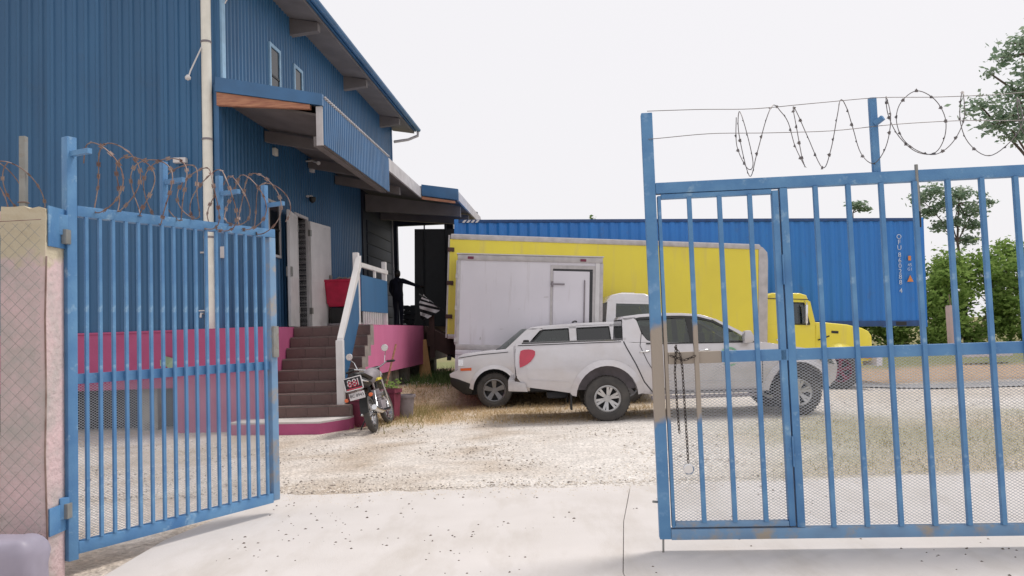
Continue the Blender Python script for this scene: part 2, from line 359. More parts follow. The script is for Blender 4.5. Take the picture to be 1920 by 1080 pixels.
# concrete apron in the gateway: two slabs with an open joint between them
def slab(name, pts, z0, z1, m='conc'):
    s = MB(); nn = len(pts); s.add([(x, y, z1) for x, y in pts]+[(x, y, z0) for x, y in pts],
        [tuple(range(nn)), tuple(range(2*nn-1, nn-1, -1))]+[(i, i+nn, (i+1) % nn+nn, (i+1) % nn) for i in range(nn)])
    o = s.build(name, m, kind='structure'); return o
def ragged(a, b_, n_, amp, sd):
    return [(a[0]+(b_[0]-a[0])*i/n_, a[1]+(b_[1]-a[1])*i/n_+amp*nz(a[0]+(b_[0]-a[0])*i/n_, sd, 2.3, sd)) for i in range(1, n_)]
slab('concrete_apron', [(-2.75, 2.0), (0.552, 2.0), (0.618, 5.0), (0.80, 6.3), (1.06, 7.72), *ragged((1.06, 7.72), (-2.38, 7.83), 36, .16, 4.0), (-2.38, 7.83), (-2.72, 6.2)], -0.2, 0.004)['label'] = 'pale concrete slab in the gateway, left of the joint'
slab('concrete_apron', [(0.556, 2.0), (9, 2.0), (9, 7.55), *ragged((9, 7.55), (1.065, 7.70), 60, .12, 7.0), (1.065, 7.70), (0.804, 6.29), (0.622, 4.99)], -0.2, 0.004)['label'] = 'pale concrete slab in the gateway, right of the joint'
# far strip of road
s = MB(); rp_ = []
for i in range(40):
    x = 5.5+i*1.2; rp_.append((x, 20.8+0.012*(x-5.5)))
s.v = []; 
for x, y in rp_:
    for k in range(3):
        yy = y+k*0.7; s.v.append((x, yy, hgt(x, yy)+0.026))
s.f = [(i*3+k, (i+1)*3+k, (i+1)*3+k+1, i*3+k+1) for i in range(39) for k in range(2)]; s.mi = [0]*len(s.f)
X['road'] = mat('grey_road', (0.40, 0.385, 0.38), 0.9, 0, (0.34, 0.325, 0.32), 2, bump=0.3)
s.build('road', 'road', kind='structure')['label'] = 'thin grey strip of road behind the lawn'

# loose stones, litter, grass (nobody could count them)
def stones(name, cnt, fn, smin, smax, m, label, sq=0.55):
    s = MB(); c = 0; tries = 0
    while c < cnt and tries < cnt*20:
        tries += 1
        q = fn()
        if q is None: continue
        x, y = q; z = (hgt(x, y) if y > 8 else 0.004)
        r = random.uniform(smin, smax)*random.uniform(0.5, 1); a = random.random()*pi
        e = [(r*random.uniform(0.7, 1.2), 0, 0), (0, r*random.uniform(0.6, 1.1), 0), (-r*random.uniform(0.7, 1.2), 0, 0), (0, -r*random.uniform(0.6, 1.1), 0), (0, 0, r*sq*random.uniform(0.7, 1.3)), (0, 0, -r*0.3)]
        s.add([(x+p[0]*cos(a)-p[1]*sin(a), y+p[0]*sin(a)+p[1]*cos(a), z+p[2]) for p in e], [(0, 1, 4), (1, 2, 4), (2, 3, 4), (3, 0, 4), (1, 0, 5), (2, 1, 5), (3, 2, 5), (0, 3, 5)]); c += 1
    o = s.build(name, m, kind='stuff'); o['label'] = label; o['category'] = 'gravel'; return o
def fg():
    y = 7.85+random.random()**1.6*7.5; x = random.uniform(-0.62, 0.62)*y
    if lawn_mask(x, y) > 0.5 and random.random() < 0.75: return None
    if x < -2.6 and y > 12.6: return None
    return x, y
stones('loose_gravel', 9000, fg, 0.008, 0.026, 'stone', 'pale loose gravel strewn over the yard')
stones('loose_gravel', 3200, lambda: (lambda q: q if q and (q[0] < 0.3 or random.random() < 0.4) else None)(fg()), 0.008, 0.024, 'stoned', 'darker pebbles scattered among the pale gravel')
def fa():
    y = random.uniform(4.6, 7.6); x = random.uniform(-2.2, 3.6)
    if nz(x, y, 1.1, 21)+random.uniform(-.25, .25) < (0.0 if x < -0.2 else 0.2): return None
    return x, y
def fe():
    x = random.uniform(-2.6, 4.2); return (x, 7.85-abs(random.gauss(0, .22)))
stones('loose_gravel', 1100, fe, 0.006, 0.018, 'stone', 'pale grit spilled over the edge of the concrete apron')
stones('leaf_litter', 260, fa, 0.007, 0.019, 'leaflit', 'dark specks of leaf litter on the concrete apron')['category'] = 'litter'
def blades(name, cnt, fn, hmin, hmax, m, label, wdt=0.006):
    s = MB(); c = 0; t = 0
    while c < cnt and t < cnt*25:
        t += 1; q = fn()
        if q is None: continue
        x, y = q; z = hgt(x, y); h = random.uniform(hmin, hmax); a = random.random()*2*pi; k = random.uniform(0.2, 1.3)*h; b_ = random.random()*2*pi
        dx, dy = cos(a)*wdt, sin(a)*wdt
        s.add([(x-dx, y-dy, z-0.01), (x+dx, y+dy, z-0.01), (x+k*cos(b_), y+k*sin(b_), z+h)], [(0, 1, 2)]); c += 1
    o = s.build(name, m, kind='stuff'); o['label'] = label; o['category'] = 'grass'; return o
def fs_():
    x = random.uniform(-3.2, 5); y = random.uniform(12.8, 19)
    return (x, y) if straw_mask(x, y) > random.uniform(0.15, 0.9) else None
blades('dry_grass', 11000, fs_, 0.02, 0.09, 'straw', 'dry orange straw grass around the white cars')
def fl():
    x = random.uniform(1.8, 13); y = random.uniform(7.7, 15)
    return (x, y) if lawn_mask(x, y) > random.uniform(0.3, 1) else None
blades('lawn_grass', 11000, fl, 0.015, 0.05, 'grass', 'thin brownish lawn behind the right gate leaf')
def fw_():
    x = random.gauss(-1.55, 0.55); y = random.gauss(20.4, 1.3)
    return (x, y) if x > -2.6 and y > 17.5 else None
blades('weeds', 2500, fw_, 0.08, 0.3, 'leafd', 'dark green weeds along the foot of the dock', 0.012)
def fw2():
    x = random.gauss(-1.95, 0.35); y = random.gauss(15.2, 0.9)
    return (x, y) if x > -2.75 else None
blades('weeds', 900, fw2, 0.05, 0.16, 'grass', 'short weeds beside the plant pots', 0.009)

# ------------------------------------------------------------------ warehouse
TH = -0.0798
B = thing('warehouse', 'tall blue ribbed metal warehouse with pink base, canopy and loading dock', 'building', (-5.08, 13.9, 0), (0, 0, TH))
def ribbed(wd, ht, per=0.2, dep=0.028, rw=0.05, sl=0.022):
    s = MB(); pr = [(0, 0)]; k = int(round(wd/per))
    for i in range(k):
        x0 = i*wd/k + (wd/k-rw)/2
        pr += [(x0-sl, 0), (x0, -dep), (x0+rw, -dep), (x0+rw+sl, 0)]
    pr.append((wd, 0))
    s.v = [(x, y, 0) for x, y in pr]+[(x, y, ht) for x, y in pr]; q = len(pr)
    s.f = [(i, i+1, i+1+q, i+q) for i in range(q-1)]; s.mi = [0]*(q-1)
    return s
c4, s4 = cos(-TH), sin(-TH)
def fl_(t, d=0.0): return (-t*c4 - d*-s4*-1, -t*s4 - d*c4)   # front wall: t metres left of the corner, d metres towards the yard
me = ribbed(1.0, 8.4).mesh('cladding_sheet', 'wall', smooth=25)
for i in range(9):
    x, y = fl_(i+1.0, 0.0); inst(me, 'cladding_sheet', B, (x, y, 1.72), (0, 0, -TH))
# solid cores behind the sheets
def fbox(name, m, t0, t1, d0, d1, z0, z1, bevel=0.0, **k):   # box in the front wall's own frame: t to the left, d towards the yard
    o = MB().box(-t1, -t0, -d1, -d0, z0, z1).build(name, m, B, bevel=bevel, smooth=40 if bevel else None, **k); o.rotation_euler = (0, 0, -TH); return o
fbox('wall_core', 'darkblue', 0.04, 9.4, -0.35, -0.035, 0.74, 10.1)
fbox('plinth', 'pink', 0.02, 9.4, -0.33, 0.045, 0.735, 1.725)
fbox('plinth_cap', 'pink', 0.0, 9.4, 0.0, 0.062, 1.70, 1.735, bevel=0.006)
fbox('crawl_space_shade', 'dark', 0.0, 9.4, -1.2, -0.75, -0.1, 0.74)  # dark block standing in for the shade under the raised floor
for t in (1.2, 3.4, 5.6, 7.8): fbox('pier', 'block', t, t+0.3, -0.5, -0.2, -0.1, 0.735)
# facade sheets (lower, behind the dock; upper, above the canopy)
def fsheet(y0, y1, z0, z1):
    o = ribbed(y1-y0, z1-z0, per=0.16).build('cladding_sheet', 'wall', B, smooth=25); o.location = (0.0, y0, z0); o.rotation_euler = (0, 0, pi/2)
DY0, DY1, DZ = 3.72, 4.5, 4.25
for y0, y1, z0 in ((0, 0.96, 1.73), (0.96, 1.92, 1.73), (1.92, 2.88, 1.73), (2.88, DY0, 1.73), (DY0, DY1, DZ), (DY1, 5.46, 1.73), (5.46, 6.42, 1.73), (6.42, 7.38, 1.73), (7.38, 8.34, 1.73), (8.34, 9.3, 1.73)):
    fsheet(y0, y1, z0, 6.0)
for i in range(14): fsheet(i*0.96, (i+1)*0.96, 6.0, 8.95)
box('wall_core', 'darkblue', B, -0.3, -0.005, 0.05, DY0, 0.74, 8.95)
box('wall_core', 'darkblue', B, -0.3, -0.005, DY1, 13.43, 0.74, 8.95)
box('wall_core', 'darkblue', B, -0.298, -0.006, DY0+.002, DY1-.002, DZ, 8.94)
box('wall_core', 'darkblue', B, -9.5, -0.305, 13.2, 13.43, 0.74, 10.2)
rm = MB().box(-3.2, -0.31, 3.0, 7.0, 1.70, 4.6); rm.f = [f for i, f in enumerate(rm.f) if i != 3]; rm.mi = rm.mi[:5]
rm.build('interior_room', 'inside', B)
box('shutter_wall', 'darkblue', B, 0.004, 0.06, 9.32, 13.42, 1.735, 5.85)
for i in range(9): box('shutter_slat', 'darkblue', B, 0.06, 0.085, 9.7, 12.7, 1.75+i*0.36, 2.09+i*0.36, bevel=0.01)
MB().tube([(0.1, 12.9, 1.75), (0.1, 12.9, 5.4)], 0.018, 8).build('conduit', 'alu', B, smooth=60)
box('corner_trim', 'flash', B, -0.04, 0.055, -0.065, 0.075, 1.73, 6.02)
box('corner_trim', 'ltblue', B, 0.0, 0.07, 0.08, 0.22, 6.15, 9.0)
MB().prism([(0.035, 6.03), (0.32, 6.03), (0.07, 6.16), (0.035, 6.16)], 0.08, 0.24).build('trim_foot', 'ltblue', B)
box('corner_trim', 'flash', B, -0.04, 0.05, 13.38, 13.46, 1.73, 8.8)
# upper windows
def window(y0, y1, z0, z1, fm='ltblue', fw2=0.07):
    f = MB(); f.box(-0.01, 0.06, y0, y0+fw2, z0, z1); f.box(-0.01, 0.06, y1-fw2, y1, z0, z1)
    f.box(-0.01, 0.06, y0+fw2, y1-fw2, z1-fw2, z1); f.box(-0.01, 0.075, y0+fw2, y1-fw2, z0, z0+fw2)
    o = f.build('window', fm, B)
    p = box('pane', 'dkglass', o, 0.030, 0.036, y0+fw2-.004, y1-fw2+.004, z0+fw2-.004, z1-fw2+.004)
    box('glazing_bar', 'black', o, 0.034, 0.05, y0+fw2, y1-fw2, (z0+z1)/2-.02, (z0+z1)/2+.02)
window(2.36, 2.98, 6.35, 7.68); window(3.80, 4.38, 6.35, 7.70); window(2.12, 2.80, 3.20, 4.36, 'fascia', 0.05)
# entrance: frame and two steel leaves folded back on the wall
fr = MB(); fr.box(-0.3, 0.05, DY0-0.06, DY0, 1.73, DZ+.06); fr.box(-0.3, 0.05, DY1, DY1+0.06, 1.73, DZ+.06); fr.box(-0.3, 0.05, DY0, DY1, DZ, DZ+.06)
fr.build('door_frame', 'fascia', B)
def door_leaf(y0, y1, ang, hy):
    s = y1-y0; d = MB().box(0, s, -0.02, 0.02, 0, 2.45).build('door', 'white', B, bevel=0.006, smooth=40)
    d.location = (0.08, hy, 1.77); d.rotation_euler = (0, 0, ang)
    for yy in (-0.021, 0.021):
        f = MB(); y_0, y_1 = (yy-.006, yy) if yy < 0 else (yy, yy+.006)
        f.box(0, .07, y_0, y_1, 0.01, 2.44); f.box(s-.07, s, y_0, y_1, 0.01, 2.44); f.box(.07, s-.07, y_0, y_1, 2.37, 2.44); f.box(.07, s-.07, y_0, y_1, .01, .08); f.box(.07, s-.07, y_0, y_1, 1.04, 1.12)
        f.build('door_frame_ribs', 'white', d)
    box('lock', 'steel', d, s-0.14, s-0.02, 0.03, 0.06, 1.05, 1.25); box('lock', 'steel', d, s-0.14, s-0.02, -0.06, -0.03, 1.05, 1.25)
    for zz in (0.3, 2.1): box('hinge', 'steel', d, -0.03, 0.05, -0.035, 0.035, zz, zz+0.14)
    return d
door_leaf(0, 0.98, -pi/2+0.16, DY0-0.03)
door_leaf(0, 1.10, pi/2-0.12, DY1+0.03)
# roof over the facade, eave with gutter and beams
MB().prism([(0.80, 8.62), (0.80, 8.78), (-9.6, 10.62), (-9.6, 10.46)], -0.7, 13.95).build('roof', 'flash', B)
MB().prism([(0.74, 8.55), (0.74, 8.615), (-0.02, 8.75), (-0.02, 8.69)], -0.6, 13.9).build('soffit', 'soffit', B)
for y in (1.3, 3.75, 7.85, 11.9):
    MB().prism([(0.66, 8.36), (0.66, 8.545), (0.0, 8.68), (0.0, 8.30)], y-0.09, y+0.09).build('roof_beam', 'soffit', B)
gt = MB(); pts = [(0.80+0.075+0.08*cos(a), 8.70+0.085*sin(a)) for a in [pi+i*pi/8 for i in range(9)]]
inn = [(0.80+0.075+0.068*cos(a), 8.70+0.073*sin(a)) for a in [2*pi-i*pi/8 for i in range(9)]]
gt.prism(pts+inn, -0.7, 14.0).build('gutter', 'flash', B, smooth=40)
MB().tube([(0.87, 13.9, 8.62), (0.85, 13.95, 8.48), (0.5, 13.95, 8.36), (0.06, 13.7, 8.25)], 0.05, 8).build('gutter_outlet', 'fascia', B, smooth=60)
# canopy with a deep ribbed front, then a plain stretch, then the wider dock canopy
MB().prism([(0.03, 6.02), (1.93, 5.60), (1.93, 5.66), (0.03, 6.08)], -0.08, 8.62).build('canopy_roof', 'fascia', B)
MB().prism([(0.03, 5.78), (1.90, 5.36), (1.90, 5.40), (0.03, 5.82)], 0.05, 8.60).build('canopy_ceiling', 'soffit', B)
o = ribbed(4.8, 0.80, per=0.12, dep=0.02, rw=0.04, sl=0.014).build('canopy_fascia', 'flash', B, smooth=25); o.location = (1.935, -0.1, 4.84); o.rotation_euler = (0, 0, pi/2)
box('fascia_back', 'soffit', B, 1.87, 1.93, -0.09, 4.69, 4.85, 5.59)
e = MB()
for i in range(40): e.box(1.86, 1.975, -0.08+i*0.12, -0.02+i*0.12, 5.655, 5.685)
e.build('roof_sheet_edge', 'fascia', B)
MB().prism([(0.05, 5.86), (1.95, 5.50), (1.95, 5.70), (0.05, 6.12)], -0.19, -0.105).build('canopy_flashing', 'flash', B)
MB().prism([(0.06, 5.62), (1.72, 5.46), (1.72, 5.535), (0.06, 5.85)], -0.16, -0.07).build('canopy_end_beam', 'wood', B)
box('fascia_end_board', 'fascia', B, 1.82, 1.93, -0.14, -0.095, 4.82, 5.50)
box('canopy_edge_beam', 'soffit', B, 1.74, 1.868, -0.05, 4.68, 4.83, 5.0)
for y in (2.1, 4.72, 6.8): MB().prism([(0.04, 5.50), (1.73, 5.14), (1.73, 5.33), (0.04, 5.72)], y-.07, y+.07).build('canopy_beam', 'soffit', B)
box('fascia_board', 'fascia', B, 1.90, 1.95, 4.715, 8.58, 5.34, 5.60)
MB().prism([(0.03, 5.98), (2.98, 5.44), (2.98, 5.50), (0.03, 6.04)], 8.64, 13.9).build('canopy_roof', 'fascia', B)
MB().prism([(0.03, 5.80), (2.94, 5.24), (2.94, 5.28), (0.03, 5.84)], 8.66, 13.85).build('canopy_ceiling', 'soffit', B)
MB().prism([(1.96, 5.40), (3.0, 5.22), (3.0, 5.54), (1.96, 5.72)], 8.53, 8.63).build('canopy_flashing', 'flash', B, bevel=0.02, smooth=40)
MB().prism([(1.96, 5.30), (2.9, 5.14), (2.9, 5.20), (1.96, 5.38)], 8.56, 8.62).build('canopy_end_beam', 'wood', B)
box('fascia_board', 'fascia', B, 2.95, 3.0, 8.64, 13.9, 5.22, 5.43)
for y in (9.6, 11.4): MB().prism([(0.09, 5.2), (2.9, 4.9), (2.9, 5.2), (0.09, 5.7)], y-.08, y+.08).build('canopy_beam', 'soffit', B)
box('end_beam', 'darkblue', B, 0.08, 2.94, 13.3, 13.5, 5.24, 5.6)  # beam and posts coloured dark to carry the shade at the dock end
box('end_post', 'dark', B, 1.80, 2.1, 13.28, 13.48, 1.73, 5.24)
box('end_post', 'darkblue', B, 0.07, 0.16, 13.3, 13.5, 1.73, 5.24)
# dock and pink base blocks
box('dock_floor', 'conc', B, 0.09, 2.18, 1.22, 13.4, 1.60, 1.728)
box('dock_face', 'pink_sunlit', B, 2.10, 2.2, 1.24, 7.02, 0.76, 1.735)
box('dock_face', 'brown', B, 2.10, 2.19, 7.03, 13.3, 0.80, 1.733)
box('dock_end', 'pink', B, 0.12, 2.085, 1.24, 1.34, 0.0, 1.59)
box('dock_underside_shade', 'dark', B, 0.1, 1.4, 1.36, 13.3, -0.1, 1.58)  # dark filler for the shade in the open space below the dock
for y in (3.7, 4.4, 5.6, 7.3, 9.2): box('pier', 'block', B, 1.75, 2.05, y, y+0.3, -0.1, 0.79 if y > 7 else 1.58)
box('landing_block', 'pink', B, -0.58, 0.93, -0.46, -0.07, 0.0, 1.73)
box('landing_block', 'pink', B, 0.07, 0.93, -0.065, 1.22, 0.0, 1.728)
# stairs: eight tiled steps on a low pink slab
pl = [(0.55, -0.98), (2.10, -1.13), (2.40, -0.55), (2.40, -0.2), (0.55, -0.2)]
sm_ = MB(); k = len(pl)
sm_.add([(x, y, 0.17) for x, y in pl]+[(x, y, -0.05) for x, y in pl], [tuple(range(k)), tuple(range(2*k-1, k-1, -1))]+[(i, i+k, (i+1) % k+k, (i+1) % k) for i in range(k)])
sm_.build('stair_slab', 'pink', B)
sm_ = MB(); pc = [(0.55, -0.97), (2.095, -1.12), (2.393, -0.545), (2.393, -0.2), (0.55, -0.2)]
sm_.add([(x, y, 0.20) for x, y in pc]+[(x, y, 0.171) for x, y in pc], [tuple(range(k)), tuple(range(2*k-1, k-1, -1))]+[(i, i+k, (i+1) % k+k, (i+1) % k) for i in range(k)])
sm_.build('stair_slab_top', 'conc', B)
SX0, SX1, RH, TD = 0.94, 2.38, 0.191, 0.205
rt_ = MB().box(0, 0.3535, -0.012, 0, 0.008, RH-0.026).mesh('riser_tile', 'tile'); tt_ = MB().box(0, 0.3535, 0, TD+0.01, 0, 0.012).mesh('tread_tile', 'tread')
for i in range(8):
    y = -0.42+i*TD; z = 0.20+i*RH
    st = box('step', 'grout', B, SX0, SX1, y, y+TD if i < 7 else y+TD+0.03, z-0.19 if i else 0.2, z+RH-0.013)
    for j in range(4):
        x = SX0+0.002+j*0.3595
        inst(rt_, 'riser_tile', st, (x, y, z)); inst(tt_, 'tread_tile', st, (x, y-0.014, z+RH-0.012))
# downpipe, lamp, taps and other fittings on the walls
dp = MB().tube([fl_(0.13, 0.10)+(1.72,), fl_(0.13, 0.10)+(8.6,)], 0.085, 14).build('downpipe', 'cream', B, smooth=60)
for z in (3.3, 5.02, 6.75): MB().tube([fl_(0.13, 0.10)+(z,), fl_(0.13, 0.10)+(z+0.035,)], 0.094, 14).build('pipe_clip', 'greypl', dp, smooth=50)
MB().tube([fl_(0.09, 0.12)+(0.35,), fl_(0.09, 0.12)+(1.72,)], 0.05, 10).build('downpipe_lower', 'pink', B, smooth=60)
la = MB().tube([fl_(0.17, 0.16)+(6.68,), fl_(0.30, 0.30)+(6.2,), fl_(0.32, 0.32)+(6.1,)], 0.014, 6).build('wall_lamp_arm', 'white', B, smooth=60)
x, y = fl_(0.33, 0.33); MB().lathe([(0, -.05), (.045, -.03), (.05, .01), (.02, .05), (0, .055)], 12, 'z', (x, y, 6.07), closed=False).build('lamp_head', 'white', la, smooth=60)
fb = fbox('flood_light', 'white', 0.52, 0.74, 0.03, 0.14, 4.64, 4.73, bevel=0.01)
x, y = fl_(0.27, 0.1)
MB().tube([(x, y+.08, 2.0), (x, y-.03, 2.0), (x, y-.05, 1.93)], 0.018, 8).build('tap', 'white', B, smooth=50); MB().bar((x-.05, y, 2.05), (x+.05, y, 2.05), 0.02).build('tap_handle', 'white', B)
fbox('meter_rail', 'fascia', -0.02, 0.32, 0.03, 0.05, 3.05, 3.08); fbox('meter_box', 'fascia', -0.13, -0.05, 0.03, 0.12, 2.95, 3.15, bevel=.01)
gf = MB(); x, y = fl_(0.90, 0.075)
gf.add([(x-.12, y, 1.22), (x-.02, y-.02, 1.29), (x+.12, y-.01, 1.25), (x+.15, y-.03, 1.18), (x+.08, y-.02, 1.02), (x+.0, y, 1.11), (x-.10, y-.03, 1.12)], [(0, 1, 5, 6), (1, 2, 3, 4, 5)])
gf.build('torn_film', 'greenp', B)
box('vent', 'cream', B, 0.03, 0.10, 2.45, 2.62, 5.32, 5.47, bevel=.01)
cm = MB().tube([(0.35, 4.45, 5.55), (0.42, 4.25, 5.50)], 0.045, 10).build('bullet_camera', 'white', B, smooth=50)
MB().tube([(0.04, 4.5, 5.62), (0.2, 4.48, 5.62), (0.34, 4.45, 5.55)], 0.02, 8).build('bracket', 'white', cm, smooth=50)
box('junction_box', 'white', B, 0.03, 0.12, 4.75, 4.9, 5.42, 5.56, bevel=.01)
dm = MB().lathe([(0, .06), (.075, .06), (.08, .0), (.06, -.05), (0.02, -.075), (0, -.077)], 14, 'z', (0.16, 4.55, 4.72), closed=False).build('dome_camera', 'black', B, smooth=60)
box('bracket', 'white', dm, 0.03, 0.16, 4.5, 4.6, 4.78, 4.82)
pm = MB().tube([(0.1, 0.12, 8.0), (0.42, 0.14, 8.0)], 0.02, 8).build('cable_bracket', 'steel', B, smooth=50)
MB().tube([(0.1, 0.14, 7.55), (0.25, 0.12, 7.78), (0.46, 0.1, 7.95)], 0.012, 6).build('brace', 'white', pm)
for i in range(3): MB().lathe([(0, 0), (.05, .01), (.03, .04), (.05, .07), (0, .08)], 10, 'z', (0.16+i*0.11, 0.12, 7.88), closed=False).build('insulator', 'rust', pm, smooth=50)
# railing
RL = thing('stair_railing', 'white steel stair railing with blue infill panels beside the pink dock', 'railing', (-5.08, 13.9, 0), (0, 0, TH))
RX = 2.20
box('post', 'white', RL, RX-.06, RX+.06, -.36, -.25, 0.202, 1.46, bevel=.008)
box('post', 'white', RL, RX-.11, RX-.01, 0.96, 1.08, 1.735, 3.06, bevel=.008)
box('post', 'white', RL, RX-.11, RX-.02, 3.14, 3.25, 1.735, 3.07, bevel=.008)
MB().prism([(-.34, 1.36), (-.30, 1.50), (0.98, 3.00), (0.98, 2.78)], -.05, .05).xform(Matrix(((0, -1, 0, RX), (1, 0, 0, 0), (0, 0, 1, 0), (0, 0, 0, 1)))).build('hand_rail', 'white', RL, bevel=.006)
box('hand_rail', 'white', RL, RX-.03, RX+.03, 1.08, 3.14, 2.80, 2.88)
box('baluster', 'white', RL, RX-.02, RX+.02, 2.08, 2.16, 2.66, 2.80)
box('infill_panel', 'wall', RL, RX-.012, RX+.012, 1.10, 3.12, 1.98, 2.655)
MB().prism([(-.24, 0.42), (-.24, 1.40), (0.96, 2.72), (0.96, 1.80)], -.012, .012).xform(Matrix(((0, -1, 0, RX-.02), (1, 0, 0, 0), (0, 0, 1, 0), (0, 0, 0, 1)))).build('infill_panel', 'wall', RL)
for i in range(9): box('baluster', 'white', RL, RX-.015, RX+.015, 1.22+i*.17, 1.25+i*.17, 1.735, 1.975)

# ------------------------------------------------------------------ gates
def diamond(wd, z0, z1, px, pz, r, x0=0.0, y=0.0):
    """two families of straight diagonal strands clipped to a rectangle"""
    s = MB(); k = pz/px
    for sg in (1, -1):
        c = -int((wd*k)/pz)-2; cmax = int((z1-z0+wd*k)/pz)+2
        for i in range(c, cmax+1):
            zc = z0+i*pz; pts = []
            f = lambda x: zc+sg*k*x
            xa, xb = 0.0, wd
            lo, hi = (z0-zc)/(sg*k), (z1-zc)/(sg*k)
            if lo > hi: lo, hi = hi, lo
            xa, xb = max(xa, lo), min(xb, hi)
            if xb-xa < px*0.2: continue
            s.tube([(x0+xa, y+sg*r*0.6, f(xa)), (x0+xb, y+sg*r*0.6, f(xb))], r, 4, caps=False)
    return s
def razor(name, parent, path, r, barb, m, bm_, bs=1.0):
    o = MB().tube(path, r, 5).build(name, m, parent, smooth=70)
    s = MB(); acc = 0
    for i in range(1, len(path)-1):
        a, b_ = Vector(path[i-1]), Vector(path[i]); acc += (b_-a).length
        if acc < barb: continue
        acc = 0; t = (b_-a).normalized(); u = t.orthogonal().normalized(); v = t.cross(u); an = random.random()*pi
        q = u*cos(an)+v*sin(an)
        for sg in (1, -1):
            s.add([b_-t*.009, b_+t*.009, b_+t*.016*bs+q*sg*.011*bs, b_-t*.016*bs+q*sg*.011*bs], [(0, 1, 2, 3)])
            s.add([b_-t*.010+v*.002, b_+t*.010+v*.002, b_+q*sg*.012+v*.006], [(0, 1, 2)])
    s.build('barbs', bm_, o, kind='stuff'); return o

GA = atan2(1.54, 0.91); GL = 1.79
G1 = thing('gate_leaf', 'blue steel bar gate leaf swung open beside the pink pillar', 'gate', (-3.03, 5.47, 0), (0, 0, GA))
box('hinge_stile', 'gate', G1, -.035, .035, -.035, .035, .07, 2.95, bevel=.006)
box('end_stile', 'gate_rust', G1, GL-.035, GL+.035, -.035, .035, .12, 2.40, bevel=.006)
box('top_rail', 'gate', G1, .036, GL+.035, -.034, .034, 2.401, 2.475, bevel=.005)
box('middle_rail', 'gate', G1, .036, GL-.036, -.012, .030, 1.245, 1.315, bevel=.004)
box('bottom_rail', 'gate', G1, .036, GL-.036, -.034, .034, .105, .185, bevel=.005)
bmesh_bar = MB().box(-.012, .012, -.042, -.020, .186, 2.40).mesh('gate_bar', 'gate', bevel=.003)
for i in range(17):
    inst(bmesh_bar, 'gate_bar', G1, (GL*(i+1)/18, 0, 0), (0, 0, 0))
diamond(GL-.08, .19, 1.24, .030, .018, .0016, .04, .02).build('mesh_panel', 'mesh', G1, kind='stuff')
for x, z in ((0.74, 2.90), (1.26, 2.87), (1.74, 2.86)): box('spike', 'gate', G1, x-.022, x+.022, -.022, .022, 2.475, z, bevel=.003)
for x, z in ((0.0, 2.83), (0.74, 2.74), (1.26, 2.72), (1.74, 2.68)): MB().bar((x, -.03, z), (x+.02, -.21, z), .035).build('wire_arm', 'gate', G1)
for z in (.36, 2.26):
    box('hinge', 'gate', G1, -.10, -.036, -.05, .02, z, z+.14, bevel=.006)
box('latch', 'steel', G1, GL-.03, GL+.03, -.06, -.036, 1.35, 1.62, bevel=.004)
pth = []
for i in range(0, 420):
    t = i/419; a = t*2*pi*11.5+0.6
    w_ = 0.228*(1+.12*sin(t*23)); pth.append((0.10+t*1.66+.045*sin(a*2.1+1), -.10+w_*0.8*cos(a), 2.67-.02*t+w_*sin(a)+.02*sin(t*17)))
RW1 = thing('razor_wire_coil', 'rusty razor wire coil along the top of the left gate leaf', 'razor wire', (-3.03, 5.47, 0), (0, 0, GA))
razor('strand', RW1, pth, .0044, .08, 'rust', 'rust', 1.35)

# right leaf: stile, wicket door inset, bars, expanded mesh below
DA = atan2(-.2, 2.35)
G2 = thing('gate_leaf', 'blue steel gate leaf with inset wicket door, wide bars and mesh below', 'gate', (.965, 5.42, 0), (0, 0, DA))
W2 = 3.5
box('end_stile', 'gate_worn', G2, -.04, .035, -.035, .035, .09, 2.96, bevel=.006)
box('top_rail', 'gate', G2, .036, W2, -.034, .034, 2.40, 2.475, bevel=.005)
box('bottom_rail', 'gate_rust', G2, .036, W2, -.034, .034, .085, .155, bevel=.005)
box('middle_rail', 'gate_worn', G2, .070, .42, -.03, .03, 1.245, 1.325, bevel=.005)
box('middle_rail', 'gate', G2, .421, W2, -.03, .03, 1.247, 1.323, bevel=.005)
WK = thing_w = MB().box(.045, .068, -.03, .03, .165, 2.385).build('wicket_stile', 'gate_worn', G2, bevel=.004, smooth=40)
box('wicket_stile', 'gate', G2, .805, .845, -.03, .03, .165, 2.385, bevel=.004)
box('wicket_stile', 'gate', G2, .855, .905, -.034, .034, .157, 2.398, bevel=.004)
box('wicket_rail', 'gate', G2, .070, .803, -.028, .028, 2.364, 2.396, bevel=.004)
box('wicket_rail', 'gate_rust', G2, .070, .803, -.028, .028, .166, .198, bevel=.004)
b2 = MB().box(-.0145, .0145, -.048, -.012, .157, 2.398).mesh('gate_bar', 'gate', bevel=.003)
b2w = MB().box(-.0145, .0145, -.048, -.012, .1985, 2.3635).mesh('gate_bar', 'gate', bevel=.003)
b2r = MB().box(-.0145, .0145, -.048, -.012, .1985, 2.3635).mesh('gate_bar', 'gate_worn', bevel=.003)
for i, x in enumerate((.255, .455, .655)): inst(b2r if i == 0 else b2w, 'gate_bar', G2, (x, 0, 0))
for i in range(11): inst(b2, 'gate_bar', G2, (1.085+i*.212, 0, 0))
diamond(W2-.06, .16, 1.243, .032, .0195, .0016, .05, .03).build('mesh_panel', 'mesh', G2, kind='stuff')
box('spike', 'gate', G2, 1.475, 1.52, -.022, .022, 2.476, 2.98, bevel=.003)
MB().bar((1.50, -.02, 2.80), (1.54, -.06, 2.83), .03).build('wire_arm', 'gate', G2)
MB().tube([(1.74, -.03, 2.2), (1.742, -.03, 2.51)], .012, 6).build('spike', 'steel', G2); MB().tube([(1.765, .03, 2.10), (1.77, .03, 2.38)], .012, 6).build('spike', 'dark', G2)
MB().tube([(-.02, -.02, .0), (-.015, -.02, .14)], .007, 6).build('drop_bolt', 'steel', G2)
